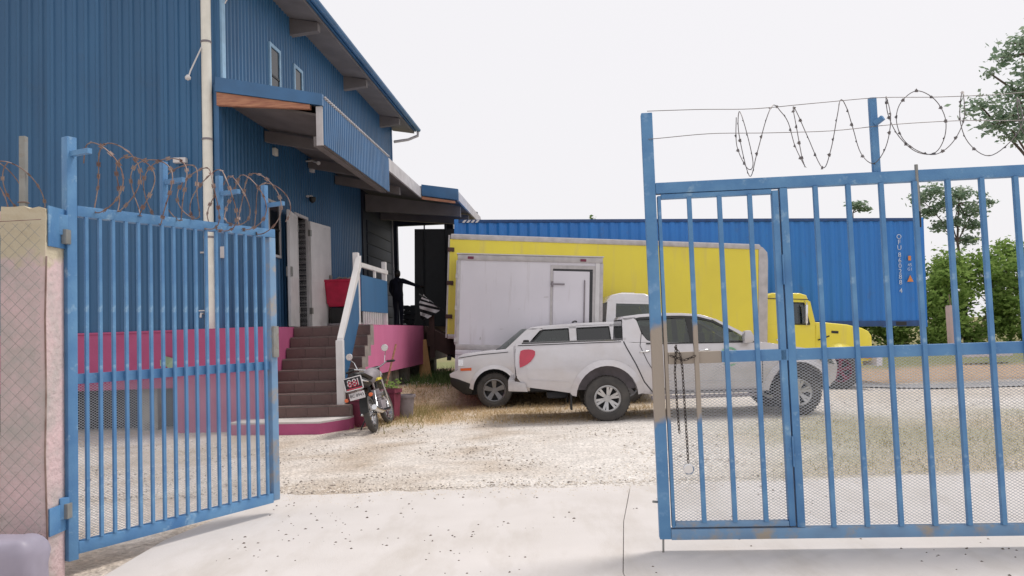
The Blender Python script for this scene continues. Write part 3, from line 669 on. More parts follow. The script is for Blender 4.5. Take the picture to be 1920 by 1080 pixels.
MB().tube([(-.04, 0, .33), (-.075, -.01, .335)], .008, 6).build('bolt_end', 'steel', G2)
for i in range(2): box('hinge', 'gate', G2, .846, .854, -.045, .045, .55+i*1.2, .75+i*1.2)
# two line wires and a pulled-out razor coil above it
for z, lab in ((2.955, 'upper thin line wire strung above the right gate leaf'), (2.775, 'lower thin line wire strung above the right gate leaf')):
    pw = [(x_*.08, -.045+.006*sin(x_*.9), z+.012*sin(x_*.35+z*9)-.00*x_) for x_ in range(44)]
    o = MB().tube(pw, .0026, 5).build('line_wire', 'wire', None, smooth=60, loc=(.965, 5.42, 0), rot=(0, 0, DA)); tag(o, lab, 'wire', 'line wires above the right gate leaf')
RW2 = thing('razor_wire_coil', 'stretched razor wire coil above the right gate leaf', 'razor wire', (.965, 5.42, 0), (0, 0, DA))
keys = [(.60, 2.90, .05), (.61, 2.72, .16), (.65, 2.54, .0), (.67, 2.56, -.12), (.63, 2.78, -.15), (.615, 2.93, .0), (.625, 2.8, .14), (.675, 2.50, .1), (.70, 2.62, -.1), (.76, 2.83, -.16), (.83, 2.95, -.05), (.90, 2.93, .08), (.96, 2.86, .15), (1.0, 2.70, .17), (1.035, 2.54, .05), (.99, 2.58, -.1), (.955, 2.78, -.15), (.965, 2.935, -.02), (1.02, 2.91, .12), (1.09, 2.76, .18), (1.155, 2.53, .08), (1.18, 2.62, -.08), (1.22, 2.84, -.15), (1.275, 2.965, -.03), (1.34, 2.93, .10), (1.39, 2.80, .17), (1.42, 2.62, .12), (1.47, 2.53, .0), (1.52, 2.62, -.13), (1.555, 2.80, -.15), (1.575, 2.975, .0), (1.62, 2.88, .15), (1.68, 2.74, .17), (1.76, 2.61, .08), (1.84, 2.57, -.05), (1.88, 2.65, -.15), (1.885, 2.78, -.18), (1.85, 2.92, -.1), (1.77, 3.0, .0), (1.70, 2.95, .12), (1.675, 2.84, .16), (1.70, 2.70, .12), (1.78, 2.60, .05), (1.86, 2.565, -.05), (1.94, 2.63, -.14), (2.01, 2.78, -.16), (2.06, 2.98, .0), (2.08, 2.82, .14), (2.13, 2.66, .16), (2.22, 2.55, .06), (2.31, 2.62, -.1), (2.37, 2.74, -.15), (2.40, 2.92, 0), (2.47, 2.7, .12), (2.6, 2.58, 0), (2.7, 2.75, -.1), (2.76, 2.95, 0), (2.84, 2.7, .12), (2.95, 2.58, 0), (3.05, 2.8, -.1), (3.1, 2.96, 0)]
pth = []
for i in range(len(keys)-1):
    p0, p1, p2, p3 = [Vector((keys[max(0, min(len(keys)-1, j))][0], keys[max(0, min(len(keys)-1, j))][2]*.7-.04, keys[max(0, min(len(keys)-1, j))][1])) for j in (i-1, i, i+1, i+2)]
    for k_ in range(6):
        t = k_/6; pth.append(tuple(0.5*((2*p1)+(p2-p0)*t+(2*p0-5*p1+4*p2-p3)*t*t+(3*p1-p0-3*p2+p3)*t**3)))
razor('strand', RW2, pth, .0030, .10, 'wire', 'wire', .75)
# chain and round padlock
CH = thing('chain', 'rusty loose chain with a round padlock hanging inside the wicket door', 'chain', (.965, 5.42, 0), (0, 0, DA))
def links(path, step=.024):
    s = MB(); acc = 0; k_ = 0; prev = Vector(path[0])
    dense = []
    for i in range(len(path)-1):
        a, b_ = Vector(path[i]), Vector(path[i+1]); m_ = max(1, int((b_-a).length/.004))
        dense += [a.lerp(b_, j/m_) for j in range(m_)]
    last = dense[0]
    for i, q in enumerate(dense):
        if (q-last).length >= step or i == 0:
            t = (dense[min(i+2, len(dense)-1)]-dense[max(0, i-2)]).normalized(); last = q
            u = t.orthogonal().normalized(); v = t.cross(u)
            if k_ % 2: u = v
            k_ += 1
            s.tube([q+t*(.0165*cos(a))+u*(.0075*sin(a)) for a in [2*pi*j/8 for j in range(8)]], .0031, 4, closed=True)
    return s
links([(.09, -.05, 1.30), (.17, -.06, 1.27), (.25, -.06, 1.30)]).build('links', 'chain', CH, smooth=60, kind='stuff')
links([(.12, -.055, 1.36), (.105, -.06, 1.2), (.11, -.06, .95), (.115, -.06, .80)]).build('links', 'chain', CH, smooth=60, kind='stuff')
links([(.12, -.055, 1.35), (.145, -.06, 1.31), (.155, -.06, 1.22), (.16, -.06, .9), (.165, -.06, .60)]).build('links', 'chain', CH, smooth=60, kind='stuff')
MB().lathe([(0, -.016), (.028, -.016), (.036, -.008), (.036, .008), (.028, .016), (0, .016)], 20, 'y', (.165, -.06, .555), closed=False).build('padlock', 'chrome', CH, smooth=40)

# pillar, hinge plates, fence, post and wire on the left
PI = thing('gate_pillar', 'faded pink concrete gate pillar with a chipped top corner', 'pillar', (-3.2, 5.33, 0))
pm = MB().box(-.15, .15, -.11, .11, -.05, 2.20); pm.build('shaft', 'pillar', PI, bevel=.012, smooth=40)
cap = bmesh.new(); bmesh.ops.create_cube(cap, size=1); bmesh.ops.subdivide_edges(cap, edges=cap.edges, cuts=5, use_grid_fill=True)
for v in cap.verts:
    c = v.co; c.x *= .294; c.y *= .214; c.z = 2.315+c.z*.24
    d = noise.noise_vector(c*14)*.012
    if c.z > 2.25: c += d
    if c.z > 2.40 and c.x > .02: c.z -= .05*abs(noise.noise(c*9))+.01
me = bpy.data.meshes.new('chipped_top'); cap.to_mesh(me); cap.free(); me.materials.append(X['pillar']); inst(me, 'chipped_top', PI)
for z in (.36, 2.20):
    box('hinge_plate', 'gate', PI, .152, .162, -.09, .112, z-.08 if z < 1 else z-.03, z+.10 if z < 1 else z+.24, bevel=.003)
    box('hinge_pin', 'steel', PI, .163, .20, .05, .11, z, z+.10, bevel=.006)
MB().tube([(.158, -.112, 2.1), (.152, -.118, 1.7), (.156, -.116, 1.2), (.15, -.12, .8), (.16, -.115, .3), (.155, -.115, 0)], .006, 5).build('tie_wire', 'rust', PI)
FN = thing('chain_link_fence', 'rusty chain link fence stretched in front of the pink pillar', 'fence', (-5.4, 5.195, 0))
diamond(2.33, .05, 2.32, .085, .085, .0014, 0, 0).build('wire_net', 'steel', FN, kind='stuff')
for z in (.3, 2.33): MB().tube([(0, -.006, z), (1.2, -.008, z-.012), (2.34, -.006, z+.01)], .003, 5).build('tension_wire', 'rust', FN)
for x in (0.0, 1.6): MB().tube([(x, .03, 0), (x, .03, 2.4)], .025, 8).build('post', 'steel', FN, smooth=60)
BW = thing('boundary_wall', 'faded pink low wall running left from the gate pillar', 'wall', (-5.4, 5.36, 0))
box('wall_panel', 'palepink', BW, -3, 2.03, -.06, .08, -.05, .85); box('coping', 'palepink', BW, -3, 2.03, -.08, .10, 2.33, 2.42, bevel=.01)
for x in (-2.5, -.2): box('column', 'palepink', BW, x, x+.2, -.055, .075, .85, 2.33)
SP = thing('steel_post', 'weathered steel post standing on the gate pillar', 'post', (-3.26, 5.33, 2.36))
MB().box(-.02, .02, -.02, .02, -.02, .57).build('upright', 'steel', SP, bevel=.003); MB().tube([(.024, -.024, .12), (-.024, -.024, .12), (-.024, .024, .12), (.024, .024, .12)], .004, 5, closed=True).build('tie', 'rust', SP)
RW3 = thing('razor_wire_coil', 'short razor wire loops around the post on the pillar', 'razor wire', (-3.26, 5.33, 2.4))
pth = []
for i in range(150):
    a = i/149*2*pi*3.3+2.2; pth.append((.06-.42*i/149+.0*a+.10*cos(a)*(.9), .20*cos(a+.8)*.8-.02, .16+.19*sin(a)+.02*sin(i*.1)))
razor('strand', RW3, pth, .0036, .09, 'rust', 'rust')
bm = bmesh.new(); bmesh.ops.create_icosphere(bm, subdivisions=4, radius=1)
for v in bm.verts:
    c = v.co; q = Vector([math.copysign(abs(t)**.45, t) for t in c]); nq = noise.noise(q*1.8)*.05
    v.co = Vector((q.x*(.22+nq*.3), q.y*(.14+nq*.3), .19+q.z*(.19+nq*.3)))
me = bpy.data.meshes.new('kerb_block'); bm.to_mesh(me); bm.free(); me.materials.append(X['lilac'])
for p in me.polygons: p.use_smooth = True
o = bpy.data.objects.new('guard_block', me); COL.objects.link(o); o.location = (-3.14, 4.95, -.02); tag(o, 'rounded grey lilac guard block at the foot of the pillar', 'block')

# ------------------------------------------------------------------ vehicles
def body(pts, hw, zc, nz_=7, bevel=.035):
    """closed side profile (x, z) made into a body whose half width follows hw(z, x)"""
    bm = bmesh.new()
    vs = [bm.verts.new((x, -1, z)) for x, z in pts]; f = bm.faces.new(vs)
    r = bmesh.ops.extrude_face_region(bm, geom=[f]); nv = [e for e in r['geom'] if isinstance(e, bmesh.types.BMVert)]
    for v in nv: v.co.y = 1
    z0, z1 = min(p[1] for p in pts), max(p[1] for p in pts)
    x0, x1 = min(p[0] for p in pts), max(p[0] for p in pts)
    for i in range(1, nz_):
        z = z0+(z1-z0)*i/nz_
        bmesh.ops.bisect_plane(bm, geom=bm.verts[:]+bm.edges[:]+bm.faces[:], plane_co=(0, 0, z), plane_no=(0, 0, 1))
    k = max(4, int((x1-x0)/.35))
    for i in range(1, k):
        bmesh.ops.bisect_plane(bm, geom=bm.verts[:]+bm.edges[:]+bm.faces[:], plane_co=(x0+(x1-x0)*i/k+.0123, 0, 0), plane_no=(1, 0, 0))
    for v in bm.verts: v.co.y *= hw(v.co.z, v.co.x)
    bmesh.ops.recalc_face_normals(bm, faces=bm.faces)
    es = [e for e in bm.edges if len(e.link_faces) == 2 and e.calc_face_angle(0) > 0.9 and abs(e.verts[0].co.y) > .2 and e.verts[0].co.y*e.verts[1].co.y > 0]
    bmesh.ops.bevel(bm, geom=es, offset=bevel, segments=3, affect='EDGES', profile=.5, clamp_overlap=True)
    return bm
def bobj(bm, name, m, parent, smooth=35, label=None):
    me = bpy.data.meshes.new(name); bm.to_mesh(me); bm.free(); me.materials.append(X[m])
    me.polygons.foreach_set('use_smooth', [True]*len(me.polygons)); me.set_sharp_from_angle(angle=R(smooth))
    o = inst(me, name, parent)
    if label: o['label'] = label
    return o
def plate(name, m, parent, pts, side, hw, out=.004, th=.02):
    """a thin panel lying on the side of a body (side = +1 or -1), following hw"""
    s = MB(); k = len(pts)
    s.add([(x, side*(hw(z, x)+out), z) for x, z in pts]+[(x, side*(hw(z, x)+out-th), z) for x, z in pts],
          [tuple(range(k)), tuple(range(2*k-1, k-1, -1))]+[(i, i+k, (i+1) % k+k, (i+1) % k) for i in range(k)])
    return s.build(name, m, parent)
def seam(parent, line, side, hw, wd=.011, m='seam', name='panel_gap', out=.002):
    s = MB(); fine = []
    for i in range(len(line)-1):
        (xa, za), (xb, zb) = line[i], line[i+1]; k = max(1, int(hypot(xb-xa, zb-za)/.06)); fine += [(xa+(xb-xa)*j/k, za+(zb-za)*j/k) for j in range(k)]
    line = fine+[line[-1]]; out = max(out, .005)
    for i in range(len(line)-1):
        (xa, za), (xb, zb) = line[i], line[i+1]; L = hypot(xb-xa, zb-za); nx_, nz2 = -(zb-za)/L*wd/2, (xb-xa)/L*wd/2
        q = [(xa+nx_, za+nz2), (xb+nx_, zb+nz2), (xb-nx_, zb-nz2), (xa-nx_, za-nz2)]
        s.add([(x, side*(hw(z, x)+out), z) for x, z in q]+[(x, side*(hw(z, x)-.01), z) for x, z in q], [(0, 1, 2, 3), (7, 6, 5, 4), (0, 4, 5, 1), (1, 5, 6, 2), (2, 6, 7, 3), (3, 7, 4, 0)])
    return s.build(name, m, parent)
def arch(cx, cz, r, a0, a1, n=12): return [(cx+r*cos(R(a0+(a1-a0)*i/n)), cz+r*sin(R(a0+(a1-a0)*i/n))) for i in range(n+1)]
def wheel(parent, x, y, r, wd, rr, side, spokes, m='alloy', kind='bar', z=None):
    z = r if z is None else z; h = wd/2
    T = MB().lathe([(rr, -h*.8), (rr+.03, -h), (r-.05, -h), (r-.012, -h*.82), (r, -h*.5), (r, h*.5), (r-.012, h*.82), (r-.05, h), (rr+.03, h), (rr, h*.8)], 40)
    for i in range(40):
        a = 2*pi*i/40; c, s_ = cos(a), sin(a)
        T.add([(c*(r-.004)-s_*dx, yy, s_*(r-.004)+c*dx) for dx, yy in ((-.014, -h*.78), (.014, -h*.78), (.014, h*.78), (-.014, h*.78))]+[(c*(r+.006)-s_*dx, yy, s_*(r+.006)+c*dx) for dx, yy in ((-.012, -h*.72), (.012, -h*.72), (.012, h*.72), (-.012, h*.72))], [(4, 5, 6, 7), (0, 1, 5, 4), (1, 2, 6, 5), (2, 3, 7, 6), (3, 0, 4, 7)])
    w_ = T.build('wheel', 'rubber', parent, smooth=35, loc=(x, y, z))
    f = side*h
    rim = MB().lathe([(rr+.004, f*.82), (rr-.012, f*.9), (rr-.03, f*.75), (rr-.035, -f*.8), (rr+.002, -f*.8)], 36)
    rim.lathe([(.0, f*.62), (.055, f*.62), (.065, f*.45), (.065, f*.1), (0, f*.1)], 18, closed=False)
    for i in range(spokes):
        a = 2*pi*i/spokes+.3
        for da in ((-.16, .16) if kind == 'twin' else (0,)):
            wi, wo = (.017, .021) if kind == 'twin' else (.034, .050)
            c, s_ = cos(a+da), sin(a+da); q = []
            for (rad, hw_, fy) in ((.05, wi, .58), (rr-.02, wo, .80)):
                for d_, yy in ((-hw_, fy), (hw_, fy), (hw_, fy-.28), (-hw_, fy-.28)): q.append((c*rad-s_*d_, f*yy, s_*rad+c*d_))
            rim.add(q, [(0, 1, 5, 4), (1, 2, 6, 5), (2, 3, 7, 6), (3, 0, 4, 7)])
    for i in range(6):
        a = 2*pi*i/6; rim.lathe([(0, f*.66), (.012, f*.66), (.012, f*.5)], 6, c=(.042*cos(a), 0, .042*sin(a)), closed=False)
    rim.build('rim', m, w_, smooth=35)
    MB().lathe([(0, f*.05), (rr-.04, f*.05), (rr-.04, -f*.1), (0, -f*.1)], 20, closed=False).build('brake_disc', 'dark', w_, smooth=30)
    return w_
def stack(s, sections):      # joins equal-length rings of points into a skin
    k = len(sections[0]); o = [p for q in sections for p in q]
    f = [(i*k+j, i*k+(j+1) % k, (i+1)*k+(j+1) % k, (i+1)*k+j) for i in range(len(sections)-1) for j in range(k)]
    return s.add(o, f+[tuple(range(k-1, -1, -1)), tuple((len(sections)-1)*k+j for j in range(k))])

# ---- silver-white double cab pickup, nose to the right
PK = thing('pickup_truck', 'dusty silver white double cab pickup behind the gate opening', 'pickup truck', (1.50, 13.86, 0), (0, 0, R(-1.2)))
def hwp(z, x):
    e = .892-.075*((z-.86)/.4)**2-.02*max(0, .62-z)
    if z > 1.26: e = .817-.40*(z-1.26)
    e -= .10*max(0, (x-3.0)/.7)**2+.03*max(0, (-.9-x)/.5)**2
    return max(e, .2)
low = [(-1.43, 1.29), (-1.47, 1.15), (-1.475, .95), (-1.45, .75), (-1.34, .60), (-.9, .53), (-.56, .47)]
low += arch(0, .40, .50, 172, 8) + [(.56, .43), (.8, .40), (2.5, .39), (2.58, .43)] + arch(3.07, .39, .47, 172, 12) + [(3.62, .47), (3.71, .55), (3.74, .78), (3.68, .92), (3.5, 1.0), (3.2, 1.075), (2.8, 1.15), (2.47, 1.205), (1.6, 1.225), (.45, 1.255), (.30, 1.275), (.28, 1.295)]
bobj(body(low, hwp, 0), 'body', 'carsilver', PK)
# open load bed seen from above: dark liner
box('bed_liner', 'black', PK, -1.36, .24, -.70, .70, 1.296, 1.302)
roof = [(.30, 1.64), (.34, 1.69), (.6, 1.715), (.95, 1.725), (1.3, 1.71), (1.6, 1.675), (1.80, 1.605), (1.76, 1.58), (1.55, 1.645), (1.28, 1.668), (.95, 1.675), (.6, 1.665), (.36, 1.62)]
bobj(body(roof, hwp, 0, nz_=3, bevel=.012), 'roof', 'carsilver', PK)
def pillar(name, m, parent, pts, hw, th=.05, yo=0.0):
    for sd in (-1, 1): plate(name, m, parent, pts, sd, hw, 0.0, th).location = (0, yo, 0)
pillar('pillar', 'carsilver', PK, [(.29, 1.27), (.31, 1.66), (.52, 1.67), (.56, 1.55), (.60, 1.40), (.68, 1.29), (.76, 1.25)], hwp)
pillar('pillar', 'carsilver', PK, [(1.76, 1.60), (1.83, 1.60), (2.18, 1.40), (2.50, 1.20), (2.38, 1.20), (2.10, 1.39)], hwp)
pillar('window_trim', 'black', PK, [(1.38, 1.22), (1.34, 1.655), (1.42, 1.645), (1.48, 1.215)], hwp); pillar('window_trim', 'black', PK, [(.50, 1.655), (1.3, 1.665), (1.6, 1.63), (1.79, 1.57), (2.10, 1.38), (2.05, 1.38), (1.77, 1.545), (1.58, 1.60), (1.3, 1.632), (.53, 1.622)], hwp)
for sd in (-1, 1):
    plate('window', 'glass', PK, [(.56, 1.63), (.58, 1.5), (.64, 1.35), (.72, 1.27), (.80, 1.245), (1.39, 1.225), (1.36, 1.645), (.9, 1.655)], sd, hwp, -.012, .006)
    plate('window', 'glass', PK, [(1.46, 1.225), (2.36, 1.205), (2.08, 1.38), (1.78, 1.56), (1.6, 1.62), (1.42, 1.64)], sd, hwp, -.012, .006)
    seam(PK, [(.30, 1.28), (.34, 1.18), (.48, .9), (.60, .62), (.74, .44)], sd, hwp, .018)
    seam(PK, [(.60, 1.40), (.56, 1.2), (.66, .95), (.80, .7), (.95, .46), (1.40, .44)], sd, hwp, .010)
    seam(PK, [(1.42, 1.22), (1.44, .44)], sd, hwp, .010)
    seam(PK, [(2.42, 1.19), (2.50, 1.0), (2.50, .55), (2.42, .44), (1.44, .44)], sd, hwp, .010)
    seam(PK, [(.66, 1.232), (2.40, 1.205)], sd, hwp, .022, 'black', 'belt_strip', .006)
    seam(PK, [(.85, .60), (2.5, .585)], sd, hwp, .014, 'carsilver', 'crease', .012)
    for x, z in ((.62, 1.10), (1.58, 1.09)):
        MB().tube([(x-.07, sd*(hwp(z, x)+.0), z), (x-.05, sd*(hwp(z, x)+.035), z+.005), (x+.07, sd*(hwp(z, x)+.035), z+.012), (x+.09, sd*(hwp(z, x)+.0), z+.01)], .013, 6).build('door_handle', 'chrome', PK, smooth=60)
    plate('tail_light', 'redlens', PK, [(-1.38, 1.185), (-1.33, 1.20), (-1.25, 1.205), (-1.18, 1.195), (-1.145, 1.17), (-1.145, 1.12), (-1.17, 1.07), (-1.22, 1.01), (-1.28, .965), (-1.34, .935), (-1.40, .915), (-1.405, 1.0), (-1.40, 1.1)], sd, hwp, .014, .05)
    a_in, a_out = arch(0, .40, .50, 178, 2, 16), arch(0, .40, .60, 176, 4, 16)
    fl2 = MB()
    for i in range(16):
        q = [a_in[i], a_in[i+1], a_out[i+1], a_out[i]]
        fl2.add([(x, sd*(hwp(z, x)+d_), z) for (x, z), d_ in zip(q, (.045, .045, .004, .004))]+[(x, sd*(hwp(z, x)-.03), z) for x, z in q], [(0, 1, 2, 3), (0, 4, 5, 1), (7, 6, 5, 4)])
    fl2.build('wheel_arch_flare', 'carsilver', PK, smooth=50)
    a_in, a_out = arch(3.07, .39, .47, 178, 4, 16), arch(3.07, .39, .56, 176, 6, 16); fl2 = MB()
    for i in range(16):
        q = [a_in[i], a_in[i+1], a_out[i+1], a_out[i]]
        fl2.add([(x, sd*(hwp(z, x)+d_), z) for (x, z), d_ in zip(q, (.045, .045, .004, .004))]+[(x, sd*(hwp(z, x)-.03), z) for x, z in q], [(0, 1, 2, 3), (0, 4, 5, 1), (7, 6, 5, 4)])
    fl2.build('wheel_arch_flare', 'carsilver', PK, smooth=50)
    box('mud_flap', 'black', PK, -.60, -.57, sd*.58 if sd > 0 else -.82, sd*.82 if sd > 0 else -.58, .20, .50)
    mr = MB(); stack(mr, [[(2.20+dx, sd*y_, z_) for dx, z_ in ((0, 1.19), (.13, 1.20), (.15, 1.30), (.10, 1.39), (.01, 1.39), (-.01, 1.28))] for y_ in (.88, 1.06)])
    mr.build('side_mirror', 'carsilver', PK, bevel=.02, smooth=40)
    plate('headlight', 'glass', PK, [(3.30, .98), (3.62, .90), (3.68, .80), (3.50, .82)], sd, hwp, .006, .02)
for sd in (-1, 1):
    seam(PK, [(-1.30, .92), (-1.28, .72), (-.6, .66)], sd, hwp, .008, 'carsilver', 'crease', .006)
    seam(PK, [(-1.42, 1.272), (.26, 1.278)], sd, hwp, .012, 'seam', 'bed_rail_gap', .004)
plate('fuel_flap', 'carsilver', PK, [(-.80, 1.0), (-.80, 1.15), (-.62, 1.15), (-.62, 1.0)], 1, hwp, .008, .012)
box('tailgate', 'carsilver', PK, -1.50, -1.478, -.66, .66, .74, 1.27, bevel=.012); box('tailgate_handle', 'chrome', PK, -1.512, -1.50, -.12, .12, 1.08, 1.14, bevel=.004); box('licence_plate', 'boxwhite', PK, -1.612, -1.601, -.15, .15, .56, .68)
for sd in (-1, 1): box('side_step', 'greypl', PK, .70, 2.45, sd*.80 if sd > 0 else -.90, sd*.90 if sd > 0 else -.80, .33, .385, bevel=.015)
wsp = (2.44, 1.21, .74, 1.80, 1.60, .64)
box('rear_window', 'dkglass', PK, .30, .305, -.62, .62, 1.33, 1.62)
box('cab_back', 'carsilver', PK, .306, .34, -.80, .80, 1.20, 1.34); 
MB().prism([(.306, 1.34), (.34, 1.34), (.36, 1.65), (.32, 1.65)], -.66, -.62).build('cab_back', 'carsilver', PK)
for x in (.75, 1.55):
    for y in (-.38, .38):
        st = MB(); stack(st, [[(x+dx, y+sy*w_, z_) for sy, dx in ((-1, 0), (1, 0), (1, .12), (-1, .12))] for z_, w_ in ((.9, .24), (1.25, .24), (1.38, .2))]); st.build('seat', 'seat', PK, bevel=.03, smooth=40)
        box('headrest', 'seat', PK, x, x+.1, y-.12, y+.12, 1.39, 1.52, bevel=.03)
box('dashboard', 'black', PK, 2.02, 2.45, -.7, .7, 1.05, 1.215, bevel=.03)
MB().tube([(1.98+.06*cos(a)*.4, .36+.18*cos(a), 1.18+.17*sin(a)) for a in [2*pi*i/16 for i in range(16)]], .014, 6, closed=True).build('steering_wheel', 'black', PK)
box('chassis', 'dark', PK, -1.25, 3.5, -.50, .50, .50, .66); box('wheel_well', 'greypl', PK, -.48, .48, -.56, .56, .5, .92); box('wheel_well', 'greypl', PK, 2.6, 3.5, -.56, .56, .5, .88)
box('exhaust', 'dark', PK, -.98, -.62, -.55, -.25, .37, .49, bevel=.05)
bb = MB(); bb.box(-1.60, -1.49, -.86, .86, .54, .72); bb.build('rear_bumper', 'alu', PK, bevel=.02, smooth=40)
for sd in (-1, 1): MB().prism([(-1.60, .54), (-1.60, .72), (-1.32, .66), (-1.28, .52)], sd*.80, sd*.885).build('bumper_corner', 'alu', PK, bevel=.015, smooth=40)
box('grille', 'black', PK, 3.70, 3.75, -.5, .5, .62, .86, bevel=.01)
for x in (0, 3.07):
    for sd in (-1, 1): wheel(PK, x, sd*.755, .368, .25, .215, sd, 6, 'alloy', 'twin')
dc = MB(); dc.lathe([(.125, -.002), (.155, -.002), (.155, .002), (.125, .002)], 32); dc.lathe([(.06, -.002), (.085, -.002), (.085, .002), (.06, .002)], 24)
dc.build('door_emblem', 'decal', PK, loc=(1.98, -hwp(.98, 1.98)-.003, .98), label='faint green ring emblem on the front door')

# ---- white boxy SUV, nose to the left, behind the pickup
JP = thing('suv', 'white boxy suv with five spoke wheels, nose towards the dock', 'suv', (-.42, 16.80, 0.0), (0, 0, pi))
def hwj(z, x):
    e = .872-.06*((z-.80)/.4)**2*(1 if z > .8 else .6)
    if z > 1.2: e = .812-.34*(z-1.2)
    e -= .10*max(0, (x-.45)/.45)**2 + .05*max(0, (-3.2-x)/.35)**2
    return max(e, .2)
lowj = [(.70, 1.05), (.60, 1.085), (.2, 1.125), (-.23, 1.155), (-.34, 1.185), (-1.0, 1.205), (-3.44, 1.225), (-3.52, 1.1), (-3.55, .75), (-3.48, .45), (-3.1, .38)]
lowj += arch(-2.63, .36, .42, 5, 175) + [(-2.2, .33), (-.5, .31)] + arch(0, .36, .42, 175, 5)[::-1][::-1]
lowj = [(.70, 1.05), (.60, 1.085), (.2, 1.125), (-.23, 1.155), (-.34, 1.185), (-1.0, 1.205), (-3.44, 1.225), (-3.52, 1.1), (-3.55, .75), (-3.48, .45), (-3.1, .38)] \
     + arch(-2.63, .36, .42, 175, 5) + [(-2.1, .33), (-.5, .31)] + arch(0, .36, .42, 175, 5) + [(.47, .50), (.72, .60), (.87, .64), (.885, .70), (.80, .745), (.715, .78)]
bobj(body(lowj, hwj, 0, bevel=.03), 'body', 'carwhite', JP)
bum = [(.86, .636), (.70, .594), (.46, .494), (.43, .42), (.44, .28), (.62, .30), (.84, .46), (.875, .54)]
bobj(body(bum, lambda z, x: hwj(z, x)+.006, 0, nz_=3, bevel=.02), 'front_bumper', 'black', JP)
rfj = [(-.69, 1.535), (-.78, 1.575), (-1.0, 1.60), (-1.8, 1.628), (-2.7, 1.635), (-3.2, 1.60), (-3.36, 1.54), (-3.2, 1.545), (-2.7, 1.58), (-1.8, 1.575), (-1.0, 1.55), (-.8, 1.525)]
bobj(body(rfj, hwj, 0, nz_=3, bevel=.012), 'roof', 'carwhite', JP)
pillar('pillar', 'carwhite', JP, [(-.24, 1.15), (-.69, 1.54), (-.80, 1.56), (-1.02, 1.53), (-.94, 1.50), (-.70, 1.25), (-.66, 1.19)], hwj)
pillar('pillar', 'carwhite', JP, [(-1.53, 1.2), (-1.53, 1.57), (-1.68, 1.575), (-1.68, 1.2)], hwj)
pillar('pillar', 'carwhite', JP, [(-2.36, 1.2), (-2.34, 1.58), (-2.48, 1.585), (-2.50, 1.2)], hwj)
pillar('pillar', 'carwhite', JP, [(-3.05, 1.2), (-3.0, 1.575), (-3.34, 1.55), (-3.50, 1.2)], hwj)
pillar('pillar', 'carwhite', JP, [(-1.0, 1.525), (-1.0, 1.556), (-3.0, 1.585), (-3.0, 1.545), (-1.53, 1.525)], hwj)
for sd in (-1, 1):
    plate('window', 'glass', JP, [(-.74, 1.225), (-1.0, 1.51), (-1.535, 1.53), (-1.535, 1.22)], sd, hwj, -.012, .006)
    plate('window', 'tint', JP, [(-1.675, 1.22), (-1.675, 1.535), (-2.345, 1.545), (-2.37, 1.225)], sd, hwj, -.012, .006)
    plate('window', 'tint', JP, [(-2.48, 1.22), (-2.48, 1.545), (-3.02, 1.54), (-3.07, 1.225)], sd, hwj, -.012, .006)
    for ln in ([(-.74, 1.235), (-1.01, 1.515), (-1.52, 1.527), (-1.525, 1.235), (-.74, 1.235)], [(-1.69, 1.235), (-1.69, 1.53), (-2.335, 1.54), (-2.36, 1.235), (-1.69, 1.235)]): seam(JP, ln, sd, hwj, .022, 'black', 'window_rubber', .003)
    seam(JP, [(.69, 1.015), (.3, 1.065), (-.30, 1.10)], sd, hwj, .014)
    seam(JP, [(-.55, .62), (-2.1, .64)], sd, hwj, .03, 'carwhite', 'side_moulding', .014); seam(JP, [(-.50, 1.18), (-.50, .4)], sd, hwj, .010); seam(JP, [(-1.6, 1.2), (-1.6, .38)], sd, hwj, .010)
    a_in, a_out = arch(0, .36, .42, 178, 2, 14), arch(0, .36, .50, 176, 6, 14); fj = MB()
    for i in range(14):
        q = [a_in[i], a_in[i+1], a_out[i+1], a_out[i]]
        fj.add([(x, sd*(hwj(z, x)+d_), z) for (x, z), d_ in zip(q, (.035, .035, .003, .003))]+[(x, sd*(hwj(z, x)-.03), z) for x, z in q], [(0, 1, 2, 3), (0, 4, 5, 1), (7, 6, 5, 4)])
    fj.build('wheel_arch_flare', 'carwhite', JP, smooth=50)
    plate('side_marker', 'amber', JP, [(.44, .76), (.44, .815), (.66, .81), (.66, .76)], sd, hwj, .008, .03)
    plate('headlight', 'chrome', JP, [(.60, .86), (.60, .98), (.70, .98), (.70, .86)], sd, hwj, .004, .03)
    box('side_mirror', 'black', JP, -.72, -.60, sd*.86 if sd > 0 else -1.02, sd*1.02 if sd > 0 else -.86, 1.19, 1.33, bevel=.03)
def bowed(parent, x0, z0, w0, x1, z1, w1, b0, b1, m='wscreen'):
    g_ = MB(); v_ = [(x0+(x1-x0)*a/6+(b0+(b1-b0)*a/6)*(1-(c/6)**2), (w0+(w1-w0)*a/6)*c/6, z0+(z1-z0)*a/6) for a in range(7) for c in range(-6, 7)]
    g_.add(v_, [(a*13+c, a*13+c+1, (a+1)*13+c+1, (a+1)*13+c) for a in range(6) for c in range(12)]); return g_.build('windscreen', m, parent, smooth=80)
bowed(PK, *wsp, .14, .08)
bowed(JP, -.26, 1.15, .76, -.71, 1.55, .70, .20, .12)
MB().tube([(-1.70, -.5, 1.66), (-1.72, 0, 1.675), (-1.70, .55, 1.66)], .02, 6).build('roof_bar', 'black', JP, smooth=60)
MB().tube([(-.30, .5, 1.20), (-.36, .1, 1.25)], .012, 5).build('wiper', 'black', JP); box('cowl', 'black', JP, -.30, -.04, -.62, .62, 1.10, 1.15, bevel=.02)
box('rear_window', 'tint', JP, -3.46, -3.45, -.6, .6, 1.25, 1.52)
box('grille', 'dark', JP, .705, .72, -.45, .45, .84, 1.02)
for i in range(7): box('grille_slot', 'carwhite', JP, .715, .73, -.42+i*.13, -.37+i*.13, .84, 1.02)
